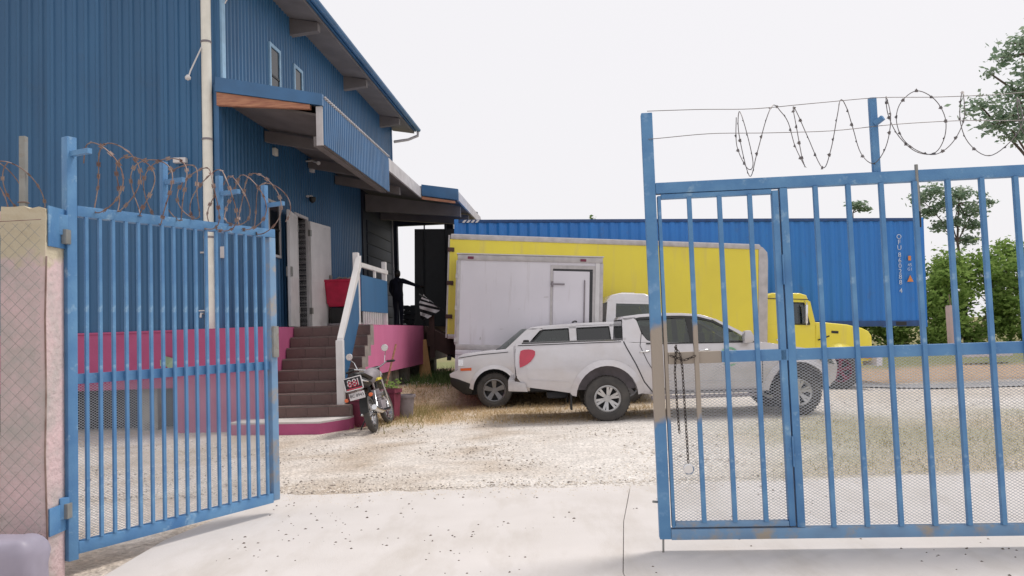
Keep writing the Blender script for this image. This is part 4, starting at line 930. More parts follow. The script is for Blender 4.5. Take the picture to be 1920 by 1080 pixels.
for x in (-.95, -1.9):
    for y in (-.36, .36): box('seat', 'seat', JP, x-.6, x-.48, y-.23, y+.23, .8, 1.33, bevel=.04); 
box('dashboard', 'black', JP, -.75, -.35, -.68, .68, 1.0, 1.17, bevel=.03)
box('chassis', 'dark', JP, -3.3, .6, -.55, .55, .26, .62); box('wheel_well', 'dark', JP, -.40, .40, -.56, .56, .5, .80); box('wheel_well', 'dark', JP, -3.03, -2.23, -.56, .56, .5, .80)
for x in (0, -2.63):
    for sd in (-1, 1): wheel(JP, x, sd*.745, .348, .22, .225, sd, 5, 'alloyd', 'bar')

# ---- small white box truck behind the suv, nose to the right
SLOPE = math.atan(.057)
WT = thing('box_truck', 'small white box truck with a side door, parked behind the white suv', 'truck', (-1.33, 17.50, hgt(-1.2, 18)), (0, SLOPE, R(1.5)))
box('cargo_box', 'boxwhite', WT, .02, 3.16, .012, 1.55, .92, 2.86)
tr = MB(); tr.box(0, 3.2, -.01, 1.56, 2.80, 2.93); tr.build('top_rail', 'alu', WT, bevel=.015, smooth=40)
MB().box(-.02, 3.22, -.03, 1.58, 2.932, 2.955).build('roof_sheet', 'white', WT)
for x in (-.005, 3.135): box('corner_post', 'alu', WT, x, x+.075, -.006, .07, .90, 2.80, bevel=.01)
box('front_post', 'white', WT, 3.04, 3.134, -.008, .05, .90, 2.80)
box('base_rail', 'alu', WT, 0, 3.2, -.008, .06, .84, .955, bevel=.008); box('base_rail', 'boxwhite', WT, 0, 3.2, -.004, .05, .73, .838, bevel=.008)
box('side_skirt', 'boxwhite', WT, .0, 3.2, .005, .04, .34, .725)
sdoor = MB(); sdoor.box(2.05, 2.10, -.004, .03, .96, 2.74); sdoor.box(2.98, 3.035, -.004, .03, .96, 2.74); sdoor.box(2.10, 2.98, -.004, .03, 2.66, 2.74)
sd_ = sdoor.build('side_door_frame', 'alu', WT)
box('gap', 'seam', sd_, 2.10, 2.98, .0, .011, 2.615, 2.66); box('gap', 'seam', sd_, 2.915, 2.98, .0, .0115, .96, 2.61)
dr_ = box('side_door', 'boxwhite', WT, 2.115, 2.91, -.006, .011, .97, 2.61)
for z in (1.33, 2.32):
    MB().bar((2.05, -.02, z), (2.36, -.02, z), .02, .035).build('hinge', 'greypl', dr_); MB().tube([(2.09, -.02, z-.06), (2.09, -.02, z+.06)], .022, 8).build('hinge_knuckle', 'greypl', dr_)
MB().tube([(2.80, -.025, 1.0), (2.80, -.025, 2.42)], .014, 8).build('lock_bar', 'greypl', dr_, smooth=60); box('lock_handle', 'black', dr_, 2.74, 2.86, -.05, -.02, 1.30, 1.36, bevel=.01)
for x in (.22, 2.70): box('marker_lamp', 'maroon', WT, x, x+.13, -.022, -.011, 2.83, 2.885)
for z in (1.0, 1.7, 2.4): box('hinge', 'alu', WT, -.035, .03, -.02, .03, z, z+.10)
for x, z, a_, b_ in ((.95, 1.30, .10, .014), (.52, 1.06, .035, .07), (1.90, 2.02, .12, .02), (1.35, 1.75, .05, .012)): MB().prism([(x, z), (x+a_, z+.01), (x+a_*.8, z+b_), (x+a_*.2, z+b_*.8)], .006, .013).build('scuff_mark', 'alu', WT)
box('rear_door', 'boxwhite', WT, -.03, .0, .07, 1.5, .95, 2.8)
CB = [(3.30, .45), (3.28, 1.2), (3.33, 1.98), (3.42, 2.12), (3.6, 2.16), (4.15, 2.16), (4.33, 2.09), (4.42, 1.9), (4.66, 1.25), (4.70, .8), (4.68, .45)]
hwc = lambda z, x: .74-.10*max(0, z-1.3)
# cab: lower shell, roof and pillars so that the windows are open
lo_c = [(3.30, .45), (3.28, 1.30), (4.66, 1.30), (4.70, .9), (4.68, .45)]
bobj(body(lo_c, hwc, 0, bevel=.03), 'cab', 'carwhite', WT).location = (0, .775, 0)
bobj(body([(3.33, 1.96), (3.42, 2.12), (3.6, 2.165), (4.15, 2.165), (4.33, 2.09), (4.40, 1.96)], hwc, 0, nz_=3, bevel=.03), 'cab_roof', 'carwhite', WT).location = (0, .775, 0)
pillar('pillar', 'carwhite', WT, [(3.28, 1.28), (3.33, 1.98), (3.52, 1.98), (3.50, 1.28)], hwc, yo=.775); pillar('pillar', 'carwhite', WT, [(4.26, 1.98), (4.39, 1.98), (4.66, 1.28), (4.52, 1.28)], hwc, yo=.775); pillar('pillar', 'carwhite', WT, [(3.5, 1.93), (3.5, 1.98), (4.3, 1.98), (4.3, 1.93)], hwc, yo=.775)
for sd in (-1, 1):
    o = plate('window', 'glass', WT, [(3.50, 1.30), (3.51, 1.94), (4.26, 1.94), (4.52, 1.30)], sd, hwc, -.012, .006); o.location = (0, .775, 0)
box('hump', 'carwhite', WT, 3.7, 4.0, .5, 1.0, 2.163, 2.20, bevel=.015)
box('seat_back', 'seat', WT, 3.5, 3.62, .18, 1.35, 1.0, 1.72, bevel=.03)
MB().add([(4.66, .12, 1.30), (4.66, 1.43, 1.30), (4.39, 1.40, 1.96), (4.39, .15, 1.96)], [(0, 1, 2, 3)]).build('windscreen', 'glass', WT)
box('chassis', 'dark', WT, .1, 4.6, .45, 1.1, .38, .72)
for x in (.75, 3.95):
    for y, sd in ((.13, -1), (1.42, 1)): wheel(WT, x, y, .32, .2, .19, sd, 5, 'alloyd', 'bar')

# ---- long yellow box truck with a bonnet, nose to the right
YT = thing('box_truck', 'long yellow box truck with a bonneted cab, parked before the blue container', 'truck', (8.02, 19.72, hgt(7.9, 19.7)-.02), (0, SLOPE+.004, R(4.0)))
L0, L1 = -9.70, -1.98
box('cargo_box', 'yellow', YT, L0+.05, L1-.16, .015, 2.30, 1.10, 3.44)
box('top_rail', 'alu', YT, L0, L1-.12, -.012, 2.315, 3.40, 3.52, bevel=.025)
MB().box(L0+.02, L1-.14, .03, 2.28, 3.522, 3.535).build('roof_sheet', 'white', YT)
box('base_rail', 'alu', YT, L0, L1-.12, -.008, 2.31, 1.02, 1.13, bevel=.01)
# rounded front cap
cp = MB(); ring = []
for (x, z_) in [(L1-.17, 3.505), (L1-.05, 3.46), (L1+.06, 3.34), (L1+.08, 3.15), (L1+.08, 1.04)]: ring.append((x, z_))
cp.prism([(L1-.17, 1.04)]+ring[:], -.006, 2.306).build('front_cap', 'alu', YT, bevel=.04, smooth=40)
box('corner_strip', 'yellow', YT, L1-.26, L1-.175, -.006, .02, 1.13, 3.40)
for z in (1.5, 2.3, 3.1): box('hinge', 'brown', YT, L0-.06, L0+.10, -.03, .03, z, z+.10, bevel=.01)
box('rear_post', 'yellow', YT, L0-.01, L0+.05, -.004, 2.30, 1.13, 3.40)
box('rear_frame', 'alu', YT, L0-.05, L0-.011, .02, 2.28, 1.04, 3.5)
hwy = lambda z, x: .98-.08*max(0, z-1.5)-.16*max(0, x+.1)**1.6
lo_y = [(-1.86, .70), (-1.86, 1.60), (-.62, 1.60), (-.60, .80), (-.80, .62)]
o = bobj(body(lo_y, hwy, 0, bevel=.03), 'cab', 'yellow', YT); o.location = (0, 1.15, 0)
o = bobj(body([(-1.86, 2.16), (-1.84, 2.30), (-1.70, 2.36), (-1.0, 2.375), (-.83, 2.33), (-.76, 2.16)], hwy, 0, nz_=3, bevel=.03), 'cab_roof', 'yellow', YT); o.location = (0, 1.15, 0)
pillar('pillar', 'yellow', YT, [(-1.86, 1.58), (-1.86, 2.20), (-1.42, 2.20), (-1.42, 1.58)], hwy, yo=1.15); pillar('pillar', 'yellow', YT, [(-.90, 2.18), (-.74, 2.18), (-.62, 1.62), (-.62, 1.58), (-.76, 1.58)], hwy, yo=1.15); pillar('pillar', 'yellow', YT, [(-1.42, 2.12), (-1.42, 2.2), (-.86, 2.2), (-.86, 2.12)], hwy, yo=1.15)
for sd in (-1, 1):
    o = plate('window', 'glass', YT, [(-1.42, 1.60), (-1.42, 2.13), (-.90, 2.13), (-.77, 1.60)], sd, hwy, -.014, .006); o.location = (0, 1.15, 0)
    o = seam(YT, [(-1.42, 1.60), (-1.42, 2.13), (-.90, 2.13), (-.77, 1.60), (-1.42, 1.60)], sd, hwy, .03, 'black', 'window_rubber', .003); o.location = (0, 1.15, 0)
    o = seam(YT, [(-1.50, 2.14), (-1.50, .72)], sd, hwy, .012); o.location = (0, 1.15, 0)
    o = seam(YT, [(-1.85, 2.22), (-.78, 2.22)], sd, hwy, .02, 'seam', 'drip_rail', .004); o.location = (0, 1.15, 0)
box('back_wall', 'yellow', YT, -1.85, -1.83, .3, 2.0, 1.5, 2.25)
hood = [(-.62, .80), (-.62, 1.66), (-.35, 1.66), (.2, 1.625), (.62, 1.55), (.80, 1.48), (.90, 1.36), (.92, 1.0), (.92, .74), (.62, .72)]+arch(.0, .50, .56, 22, 150, 12)
o = bobj(body(hood, hwy, 0, bevel=.06), 'bonnet', 'yellow', YT); o.location = (0, 1.15, 0)
a_in, a_out = arch(0, .50, .56, 165, 10, 16), arch(0, .50, .66, 160, 14, 16)
for sd in (-1, 1):
    fy = MB()
    for i in range(16):
        q = [a_in[i], a_in[i+1], a_out[i+1], a_out[i]]
        fy.add([(x, sd*(hwy(z, x)+d_), z) for (x, z), d_ in zip(q, (.10, .10, .0, .0))]+[(x, sd*(hwy(z, x)-.05), z) for x, z in q], [(0, 1, 2, 3), (0, 4, 5, 1), (7, 6, 5, 4)])
    fy.build('fender', 'yellow', YT, smooth=50, loc=(0, 1.15, 0))
for sd in (-1, 1):
    o = plate('turn_signal', 'amber', YT, [(.60, .80), (.60, .90), (.84, .90), (.86, .80)], sd, hwy, .03, .06); o.location = (0, 1.15, 0)
    o = plate('vent', 'black', YT, [(-.22, 1.40), (-.22, 1.46), (-.04, 1.455), (-.04, 1.395)], sd, hwy, .006, .02); o.location = (0, 1.15, 0)
    MB().tube([(-.58, 1.15+sd*1.02, 1.22), (-.50, 1.15+sd*1.06, 1.25), (-.30, 1.15+sd*1.04, 1.33)], .018, 6).build('bonnet_latch', 'black', YT)
    box('mirror', 'chrome', YT, -.96, -.90, 1.15+sd*1.12-.05, 1.15+sd*1.12+.07, 1.62, 2.08, bevel=.01); MB().tube([(-.8, 1.15+sd*.96, 2.13), (-.92, 1.15+sd*1.13, 2.13), (-.92, 1.15+sd*1.13, 1.58), (-.8, 1.15+sd*.98, 1.58)], .012, 6).build('mirror_bracket', 'chrome', YT)
    box('door_handle', 'chrome', YT, -1.62, -1.48, 1.15+sd*.985-.02, 1.15+sd*.985+.02, 1.18, 1.215, bevel=.008)
MB().add([(-.66, .25, 1.66), (-.66, 2.05, 1.66), (-.79, 2.0, 2.17), (-.79, .3, 2.17)], [(0, 1, 2, 3)]).build('windscreen', 'glass', YT)
box('front_bumper', 'boxwhite', YT, .90, 1.06, .1, 2.2, .62, 1.06, bevel=.03); box('fuel_tank', 'alu', YT, -1.75, -.75, .2, .6, .42, .78, bevel=.05)
box('seat_back', 'seat', YT, -1.75, -1.6, .4, 1.9, 1.2, 1.95, bevel=.04); box('dashboard', 'black', YT, -.95, -.65, .3, 2.0, 1.4, 1.62, bevel=.03)
box('chassis', 'dark', YT, L0+.3, .6, .7, 1.6, .60, .98)
for x in (0, -6.9):
    for y, sd in ((.24, -1), (2.06, 1)): wheel(YT, x, y, .49, .27, .29, sd, 5, 'maroon', 'bar', z=.49)
box('underrun_bar', 'dark', YT, L0, L0+.1, .2, 2.1, .5, .6)

# ---- blue shipping container on a trailer
CT = thing('shipping_container', 'long blue corrugated shipping container standing behind the yellow truck', 'container', (-1.62, 22.05, 1.60), (0, math.atan(.026), R(2.0)))
CL, CHt, CW = 13.26, 3.06, 2.4
sp_ = MB(); prf = [(0.12, .0)]; x = .12; nper = int((CL-.24)/.278); per = (CL-.24)/nper
for i in range(nper):
    a = .12+i*per; prf += [(a+.07, 0), (a+.139, .036), (a+.209, .036), (a+per, 0)]
sp_.v = [(x, y+.02, .16) for x, y in prf]+[(x, y+.02, CHt-.09) for x, y in prf]; q = len(prf); sp_.f = [(i, i+1, i+1+q, i+q) for i in range(q-1)]; sp_.mi = [0]*(q-1)
me = sp_.mesh('side_panel', 'contb'); inst(me, 'side_panel', CT); inst(me, 'side_panel', CT, (0, CW-.08, 0))
box('top_rail', 'contd', CT, .1, CL-.1, 0, .07, CHt-.09, CHt, bevel=.01); box('bottom_rail', 'contd', CT, .1, CL-.1, 0, .07, 0, .16, bevel=.01)
for x in (0, CL-.12):
    for y in (0, CW-.12): box('corner_post', 'contb', CT, x, x+.119, y-.004, y+.12, -.02, CHt+.01, bevel=.01)
box('roof', 'contb', CT, .1, CL-.1, .071, CW, CHt-.06, CHt-.02); box('floor', 'dark', CT, .1, CL-.1, .071, CW, .02, .14)
box('far_rail', 'contd', CT, .1, CL-.1, CW-.07, CW, CHt-.055, CHt, bevel=.01)
box('end_panel', 'contb', CT, CL-.10, CL-.04, .12, CW-.12, .1, CHt-.05)
for x in (.35, CL-.9): box('fork_pocket', 'dark', CT, x, x+.3, -.004, .004, .02, .13)
od = box('open_door', 'dark', CT, -1.30, -.02, CW-.06, CW, .02, CHt+.05);  # shaded side of the swung door, its shade put into the dark colour
for x in (-1.0, -.35): MB().tube([(x, CW-.09, .05), (x, CW-.09, CHt+.17)], .022, 8).build('lock_rod', 'dark', od); 
for i, ch in enumerate('OFU8602884'):
    z = 2.52-i*.155-(.05 if i > 2 else 0)-(.08 if i > 8 else 0)
    text('number', ch, .19, 'letter', CT, (CL-.72, .012, z), (pi/2, 0, 0))
text('number', '45', .12, 'letter', CT, (CL-.44, .012, 1.72), (pi/2, 0, 0)); text('number', 'G1', .12, 'letter', CT, (CL-.44, .012, 1.60), (pi/2, 0, 0))
MB().prism([(-.09, 0), (.09, 0), (0, .19)], -.002, .002).build('warning_triangle', 'orange', CT, loc=(CL-.44, .010, 1.25)); MB().prism([(-.04, 0), (.04, 0), (.04, .13), (-.04, .13)], -.002, .002).build('warning_sticker', 'orange', CT, loc=(CL-.44, .010, 1.85))
for i in range(4): MB().prism([(0, 0), (.07, 0), (.13, .075), (.06, .075)], -.003, .003).build('hazard_stripe', 'stripe_w', CT, loc=(.22+i*.12, -.004, CHt-.086))
TRL = thing('trailer', 'dark steel trailer chassis under the blue container', 'trailer', (-1.62, 22.05, .0), (0, 0, R(2.0)))
for y in (.6, 1.7): box('beam', 'dark', TRL, .3, 10.8, y, y+.15, 1.0, 1.28)
for x in (1.2, 2.5):
    for y, sd in ((.25, -1), (2.1, 1)): wheel(TRL, x, y, .48, .3, .28, sd, 5, 'greypl', 'bar', z=.68)
for y in (.5, 1.75): box('landing_leg', 'dark', TRL, 9.4, 9.55, y, y+.15, -.25, 1.0)

# ------------------------------------------------------------------ motorcycle leaning on its stand, seen from behind
bx, by = -2.23, 12.66; ang = atan2(1.16, .05)     # heading of the front wheel
MC = thing('motorcycle', 'black and yellow motorcycle leaning on its stand beside the stairs', 'motorcycle', (bx, by, 0), (0, 0, 0))
MC.rotation_mode = 'QUATERNION'
from mathutils import Quaternion
MC.rotation_quaternion = Quaternion((0, 0, 1), ang) @ Quaternion((1, 0, 0), R(-13))
def bike_wheel(x, r, wd, parent, steer=0.0):
    t = MB().tube([(r*cos(a)-wd*.5*cos(a), 0, r*sin(a)-wd*.5*sin(a)) for a in [2*pi*i/32 for i in range(32)]], wd*.5, 10, closed=True).build('wheel', 'rubber', parent, smooth=60, loc=(x, 0, r), rot=(0, 0, steer))
    rm = MB().lathe([(r-wd-.02, -.03), (r-wd+.006, -.035), (r-wd+.006, .035), (r-wd-.02, .03)], 32); rm.lathe([(0, -.06), (.05, -.06), (.05, .06), (0, .06)], 16, closed=False)
    for i in range(18):
        a = 2*pi*i/18; rm.tube([(.05*cos(a), .04*(-1)**i, .05*sin(a)), ((r-wd)*cos(a+.2), 0, (r-wd)*sin(a+.2))], .003, 4)
    rm.build('rim', 'chrome', t, smooth=40); return t
bike_wheel(0, .295, .10, MC); bike_wheel(1.20, .285, .08, MC, -.12)
MB().tube([(0, .09, .30), (.35, .09, .36), (.42, .09, .38)], .02, 6).build('swing_arm', 'dark', MC); MB().tube([(0, -.09, .30), (.35, -.09, .36)], .02, 6).build('swing_arm', 'dark', MC)
for y in (-.12, .12):
    MB().lathe([(0, 0), (.030, 0), (.030, .16), (.018, .17), (.018, .36), (0, .36)], 10, 'z', closed=False).build('shock_absorber', 'chrome', MC, smooth=50, loc=(.0, y, .30), rot=(0, .42, 0))
MB().tube([(.95, 0, .88), (.7, 0, .80), (.3, 0, .72), (-.2, 0, .76)], .025, 6).tube([(.95, 0, .84), (.78, 0, .5), (.6, 0, .28), (.4, 0, .3), (.35, 0, .7)], .022, 6).build('frame', 'dark', MC, smooth=60)
en = MB(); en.box(.42, .78, -.12, .12, .26, .44); en.lathe([(0, 0), (.085, 0), (.085, .03), (.07, .035), (.085, .05), (.085, .08), (.07, .085), (.085, .1), (.085, .2), (0, .2)], 12, 'z', (.66, 0, .44), closed=False)
en.build('engine', 'greypl', MC, bevel=.01, smooth=40)
MB().tube([(.72, -.10, .5), (.80, -.13, .4), (.7, -.15, .28), (.3, -.16, .28), (.1, -.165, .30)], .022, 8).tube([(.12, -.165, .30), (-.22, -.17, .36), (-.36, -.175, .40)], .042, 10).build('exhaust', 'chrome', MC, smooth=50)
tk = MB(); stack(tk, [[(x, w_*cos(a), z+h_*sin(a)) for a in [2*pi*i/12 for i in range(12)]] for x, w_, z, h_ in ((.38, .05, .82, .05), (.45, .10, .84, .10), (.62, .14, .87, .13), (.80, .14, .89, .12), (.92, .09, .89, .08), (.96, .04, .89, .04))]); tk.build('fuel_tank', 'greypl', MC, smooth=60)
MB().box(.55, .84, -.145, .145, .77, .815).build('tank_stripe', 'yellow', MC, bevel=.02, smooth=40)
stt = MB(); stack(stt, [[(x, w_*cos(a), z+.045*sin(a)) for a in [2*pi*i/10 for i in range(10)]] for x, w_, z in ((.42, .08, .84), (.3, .12, .84), (.0, .14, .88), (-.25, .14, .93), (-.40, .11, .94), (-.45, .05, .94))]); stt.build('seat', 'black', MC, smooth=60)
tl = MB(); stack(tl, [[(x, w_*cos(a), z+h_*sin(a)) for a in [2*pi*i/10 for i in range(10)]] for x, w_, z, h_ in ((.1, .13, .77, .06), (-.25, .14, .82, .08), (-.42, .13, .84, .09), (-.50, .08, .84, .06))]); tl.build('tail_cowl', 'black', MC, smooth=60)
MB().tube([(-.2, .14, .80), (-.45, .12, .84), (-.5, 0, .85), (-.45, -.12, .84), (-.2, -.14, .80)], .012, 6).build('grab_rail', 'chrome', MC, smooth=60)
fd = MB(); ar = [(.33*cos(a), .295+.33*sin(a)) for a in [R(60+i*14) for i in range(9)]]
for i in range(8): fd.add([(ar[i][0], -.065, ar[i][1]), (ar[i+1][0], -.065, ar[i+1][1]), (ar[i+1][0], .065, ar[i+1][1]), (ar[i][0], .065, ar[i][1])], [(0, 1, 2, 3)])
fd.build('rear_fender', 'black', MC, smooth=60)
ffd = MB(); ar = [(1.20+.31*cos(a), .285+.31*sin(a)) for a in [R(20+i*16) for i in range(9)]]
for i in range(8): ffd.add([(ar[i][0], -.05, ar[i][1]), (ar[i+1][0], -.05, ar[i+1][1]), (ar[i+1][0], .05, ar[i+1][1]), (ar[i][0], .05, ar[i][1])], [(0, 1, 2, 3)])
ffd.build('front_fender', 'chrome', MC, smooth=60)
# race-style number box that carries red figures, and the licence plate
nb = box('number_box', 'dark', MC, -.56, -.53, -.135, .135, .67, .86, bevel=.008, loc=(.0, 0, .06))
nf = MB()
for a, b_ in (((-.565, -.135, .67), (-.565, .135, .67)), ((-.565, .135, .67), (-.565, .135, .86)), ((-.565, .135, .86), (-.565, -.135, .86)), ((-.565, -.135, .86), (-.565, -.135, .67))): nf.bar(a, b_, .014)
nf.build('number_frame', 'stripe_w', nb)
text('figures', '88I', .155, 'stripe_w', nb, (-.5625, 0.0, .775), (pi/2, 0, -pi/2)); text('figures', '88I', .135, 'redlens', nb, (-.5645, 0.0, .755), (pi/2, 0, -pi/2))
box('tail_light', 'redlens', nb, -.57, -.5601, -.12, .12, .672, .70, bevel=.004)
pla = box('licence_plate', 'stripe_w', MC, -.50, -.492, -.12, .12, .52, .63, bevel=.003, loc=(-.02, 0, .06)); text('figures', 'BC 8943', .062, 'dark', pla, (-.5015, 0, .578), (pi/2, 0, -pi/2))
for y in (-.19, .19): MB().lathe([(0, -.03), (.03, -.02), (.03, .02), (0, .03)], 10, 'x', (-.45, y, .60), closed=False).build('turn_signal', 'amber', MC, smooth=60); MB().tube([(-.45, y, .60), (-.43, 0, .62)], .008, 5).build('signal_stalk', 'dark', MC)
for y in (-.08, .08): MB().tube([(1.20, y, .29), (.98, y, .92)], .02, 8).build('fork', 'chrome', MC, smooth=60)
MB().lathe([(0, -.09), (.06, -.08), (.09, -.02), (.095, .04), (0, .05)], 16, 'x', (1.10, 0, .86), closed=False).build('headlight', 'chrome', MC, smooth=60)
box('instrument', 'black', MC, .98, 1.05, -.10, .10, .93, 1.01, bevel=.02)
MB().tube([(.80, .40, 1.02), (.86, .28, 1.04), (.95, .14, .99), (.97, 0, .97), (.95, -.14, .99), (.86, -.28, 1.04), (.80, -.40, 1.02)], .013, 8).build('handlebar', 'chrome', MC, smooth=60)
for sd in (-1, 1):
    MB().tube([(.79, sd*.42, 1.02), (.855, sd*.29, 1.04)], .02, 8).build('grip', 'black', MC); MB().tube([(.86, sd*.27, 1.03), (.90, sd*.42, 1.02)], .008, 5).build('lever', 'dark', MC)
    mr = MB().tube([(.88, sd*.24, 1.04), (.90, sd*.27, 1.15), (.84, sd*.31, 1.22)], .007, 5).build('mirror_stalk', 'chrome', MC)
    MB().lathe([(0, -.012), (.055, -.012), (.06, 0), (.05, .015), (0, .02)], 18, 'x', (.83, sd*.31, 1.27), closed=False).build('mirror', 'chrome', mr, smooth=50)
MB().tube([(.40, .12, .30), (.30, .25, .12), (.27, .30, .035)], .012, 6).build('side_stand', 'dark', MC)
for sd in (-1, 1): MB().tube([(.38, sd*.10, .30), (.38, sd*.26, .30)], .014, 6).build('foot_peg', 'dark', MC)

# ------------------------------------------------------------------ things on and around the dock
def lpt(x, y, z):      # point in the warehouse frame -> world
    return (-5.08+x*cos(TH)-y*sin(TH), 13.9+x*sin(TH)+y*cos(TH), z)
TB = thing('red_tub', 'red plastic tub on a black wheeled base by the open door', 'tub', lpt(.62, 5.75, 1.728), (0, 0, TH))
t_ = MB(); ro = lambda w_, d_, z: [(-w_, -d_, z), (w_, -d_, z), (w_, d_, z), (-w_, d_, z)]
stack(t_, [ro(.36, .42, .52), ro(.40, .47, .60), ro(.44, .52, 1.10), ro(.48, .56, 1.12), ro(.48, .56, 1.17), ro(.44, .52, 1.17), ro(.40, .48, .95)]).build('tub', 'red', TB, bevel=.012, smooth=40)
box('base', 'black', TB, -.36, .36, -.42, .42, .10, .50, bevel=.03); box('base_rim', 'greypl', TB, -.40, .40, -.46, .46, .07, .12, bevel=.01)
for sx in (-.3, .3):
    for sy in (-.35, .35): MB().lathe([(0, -.02), (.06, -.02), (.06, .02), (0, .02)], 14, 'y', (sx, sy, .06), closed=False).build('castor', 'rubber', TB, smooth=40)
for i in range(5): MB().tube([(-.3+i*.14, -.4+.1*i, 1.12), (-.2+i*.1, .1*i-.1, 1.24), (.1+i*.07, .3, 1.14)], .025, 6).build('scrap', 'steel', TB, smooth=60)

def skin_person(name, J, E, rad, m, parent, label=None):
    me = bpy.data.meshes.new(name); me.from_pydata(J, E, []); o = inst(me, name, parent)
    sk = o.modifiers.new('skin', 'SKIN'); sv = me.skin_vertices[0].data
    for i, r in enumerate(rad): sv[i].radius = (r if isinstance(r, tuple) else (r, r)); 
    sv[0].use_root = True
    su = o.modifiers.new('sub', 'SUBSURF'); su.levels = 2; su.render_levels = 2
    me.materials.append(X[m]); bpy.context.view_layer.update()
    me2 = bpy.data.meshes.new_from_object(o.evaluated_get(bpy.context.evaluated_depsgraph_get()))
    o.modifiers.clear(); o.data = me2; me2.polygons.foreach_set('use_smooth', [True]*len(me2.polygons))
    return o
PE = thing('person', 'person in dark workwear standing on the dock with one arm out to the container door', 'person', (-3.48, 24.3, 1.728), (0, 0, R(62)))
J = [(0, 0, .95), (0, 0, 1.12), (.01, 0, 1.32), (0, 0, 1.45), (.01, 0, 1.53), (.02, 0, 1.62), (.015, 0, 1.72),
     (0, -.21, 1.43), (.06, -.44, 1.34), (.16, -.66, 1.24), (.19, -.71, 1.23), (0, .21, 1.43), (.05, .30, 1.15), (.20, .26, .95), (.25, .25, .92),
     (.0, -.10, .90), (.02, -.11, .50), (0, -.12, .08), (.14, -.13, .035), (0, .10, .90), (.06, .12, .50), (.02, .13, .08), (.16, .14, .035)]
Ed = [(0, 1), (1, 2), (2, 3), (3, 4), (4, 5), (5, 6), (3, 7), (7, 8), (8, 9), (9, 10), (3, 11), (11, 12), (12, 13), (13, 14), (0, 15), (15, 16), (16, 17), (17, 18), (0, 19), (19, 20), (20, 21), (21, 22)]
rad = [(.17, .15), (.17, .15), (.20, .15), (.12, .10), .062, (.085, .095), (.075, .085), .085, .062, .046, .036, .085, .062, .046, .036, .095, .07, .048, .04, .095, .07, .048, .04]
skin_person('body', J, Ed, rad, 'navy', PE)
hd = bmesh.new(); bmesh.ops.create_uvsphere(hd, u_segments=20, v_segments=14, radius=1)
for v in hd.verts:
    c = v.co; v.co = Vector((c.x*.105+.02, c.y*.08, c.z*.125+1.655))
    if c.x > .8 and -.25 < c.z < .15 and abs(c.y) < .25: v.co.x += .022
    if c.z < -.5 and c.x > 0: v.co.x += .012
bobj(hd, 'head', 'skin', PE, 80)
ha = bmesh.new(); bmesh.ops.create_uvsphere(ha, u_segments=18, v_segments=10, radius=1)
for v in ha.verts: c = v.co; v.co = Vector((c.x*.108+.012, c.y*.086, max(c.z, .05)*.128+1.665))
bobj(ha, 'hair', 'black', PE, 80)
for (cx, cy, cz) in ((.19, -.72, 1.23), (.25, .25, .92)):
    h_ = MB(); h_.tube([(cx, cy, cz), (cx+.045, cy, cz+.005), (cx+.085, cy, cz+.005)], [.028, .036, .03], 8)
    for k_ in range(4): h_.tube([(cx+.075, cy-.03+k_*.02, cz), (cx+.12, cy-.03+k_*.021, cz-.004), (cx+.15-abs(k_-1.3)*.008, cy-.03+k_*.022, cz-.025)], [.0095, .009, .007], 6)
    h_.tube([(cx+.02, cy-.03, cz), (cx+.06, cy-.06, cz+.0), (cx+.09, cy-.062, cz-.012)], [.012, .011, .008], 6); h_.build('hand', 'skin', PE, smooth=60)

# dark pallets stacked at the end of the dock
for i in range(5):
    p_t = thing('pallet', ['lowest dark pallet of the stack at the end of the dock', 'second dark pallet from the bottom of the dock stack', 'middle dark pallet of the stack at the dock end', 'second dark pallet from the top of the dock stack', 'topmost dark pallet of the stack at the dock end'][i], 'pallet', lpt(1.05+.02*i, 12.55, 1.73+i*.15), (0, 0, TH+.03*i), 'dark pallets stacked at the dock end')
    for k_ in range(5): box('deck_board', 'dark', p_t, -.62+k_*.26, -.44+k_*.26, -.5, .5, .115, .14)
    for k_ in range(3): box('bearer', 'dark', p_t, -.60, .60, -.48+k_*.44, -.40+k_*.44, .0, .115)
# ramp, its wooden post, striped cloth on a stick, bent board, pots
RPX, RPY, RPZ = -2.28, 20.95, 0
RM = thing('ramp', 'brown timber ramp sloping down from the end of the pink dock', 'ramp', (0, 0, 0))
for k_ in range(6): MB().prism([(-2.25, 1.60), (-2.25, 1.70), (-1.10, 1.06), (-1.10, .96)], 21.06+k_*.30, 21.33+k_*.30).build('plank', 'brown', RM)
for y in (21.0, 22.86): MB().prism([(-2.27, 1.22), (-2.27, 1.72), (-1.10, 1.10), (-1.10, .62)], y-.05, y+.05).build('side_beam', 'brown', RM)
for y in (21.1, 22.7): box('leg', 'dark', RM, -1.55, -1.43, y, y+.1, .1, .95)
PO = MB().box(-2.20, -2.06, 20.9, 20.945, .9, 2.22).build('timber_post', 'brown', None, bevel=.008); tag(PO, 'dark brown timber post standing beside the ramp', 'post')
CLT = thing('striped_cloth', 'black and white striped cloth hanging from a stick by the yellow truck', 'cloth', (0, 0, 0))
def cpt(u, v):
    xl = -2.30-.13*min(1, v/.5)+.05*max(0, v-.5)*2; xr = -2.28+.44*min(1, v/.55) if v < .55 else -1.84-.46*(v-.55)/.45
    return (xl+(max(xr, xl+.02)-xl)*u, 20.75+.06*sin(u*7+v*5)*(.4+v), 2.56-.66*v+.10*(1-u)*sin(v*3)-.05*u)
for i in range(10):
    s = MB(); gv = []
    for a in range(13):
        for q in range(3): gv.append(cpt(a/12, (i+q/2)/10))
    s.add(gv, [(a*3+q, (a+1)*3+q, (a+1)*3+q+1, a*3+q+1) for a in range(12) for q in range(2)]); s.build('stripe', 'stripe_w' if i % 2 == 0 else 'stripe_k', CLT, smooth=80)
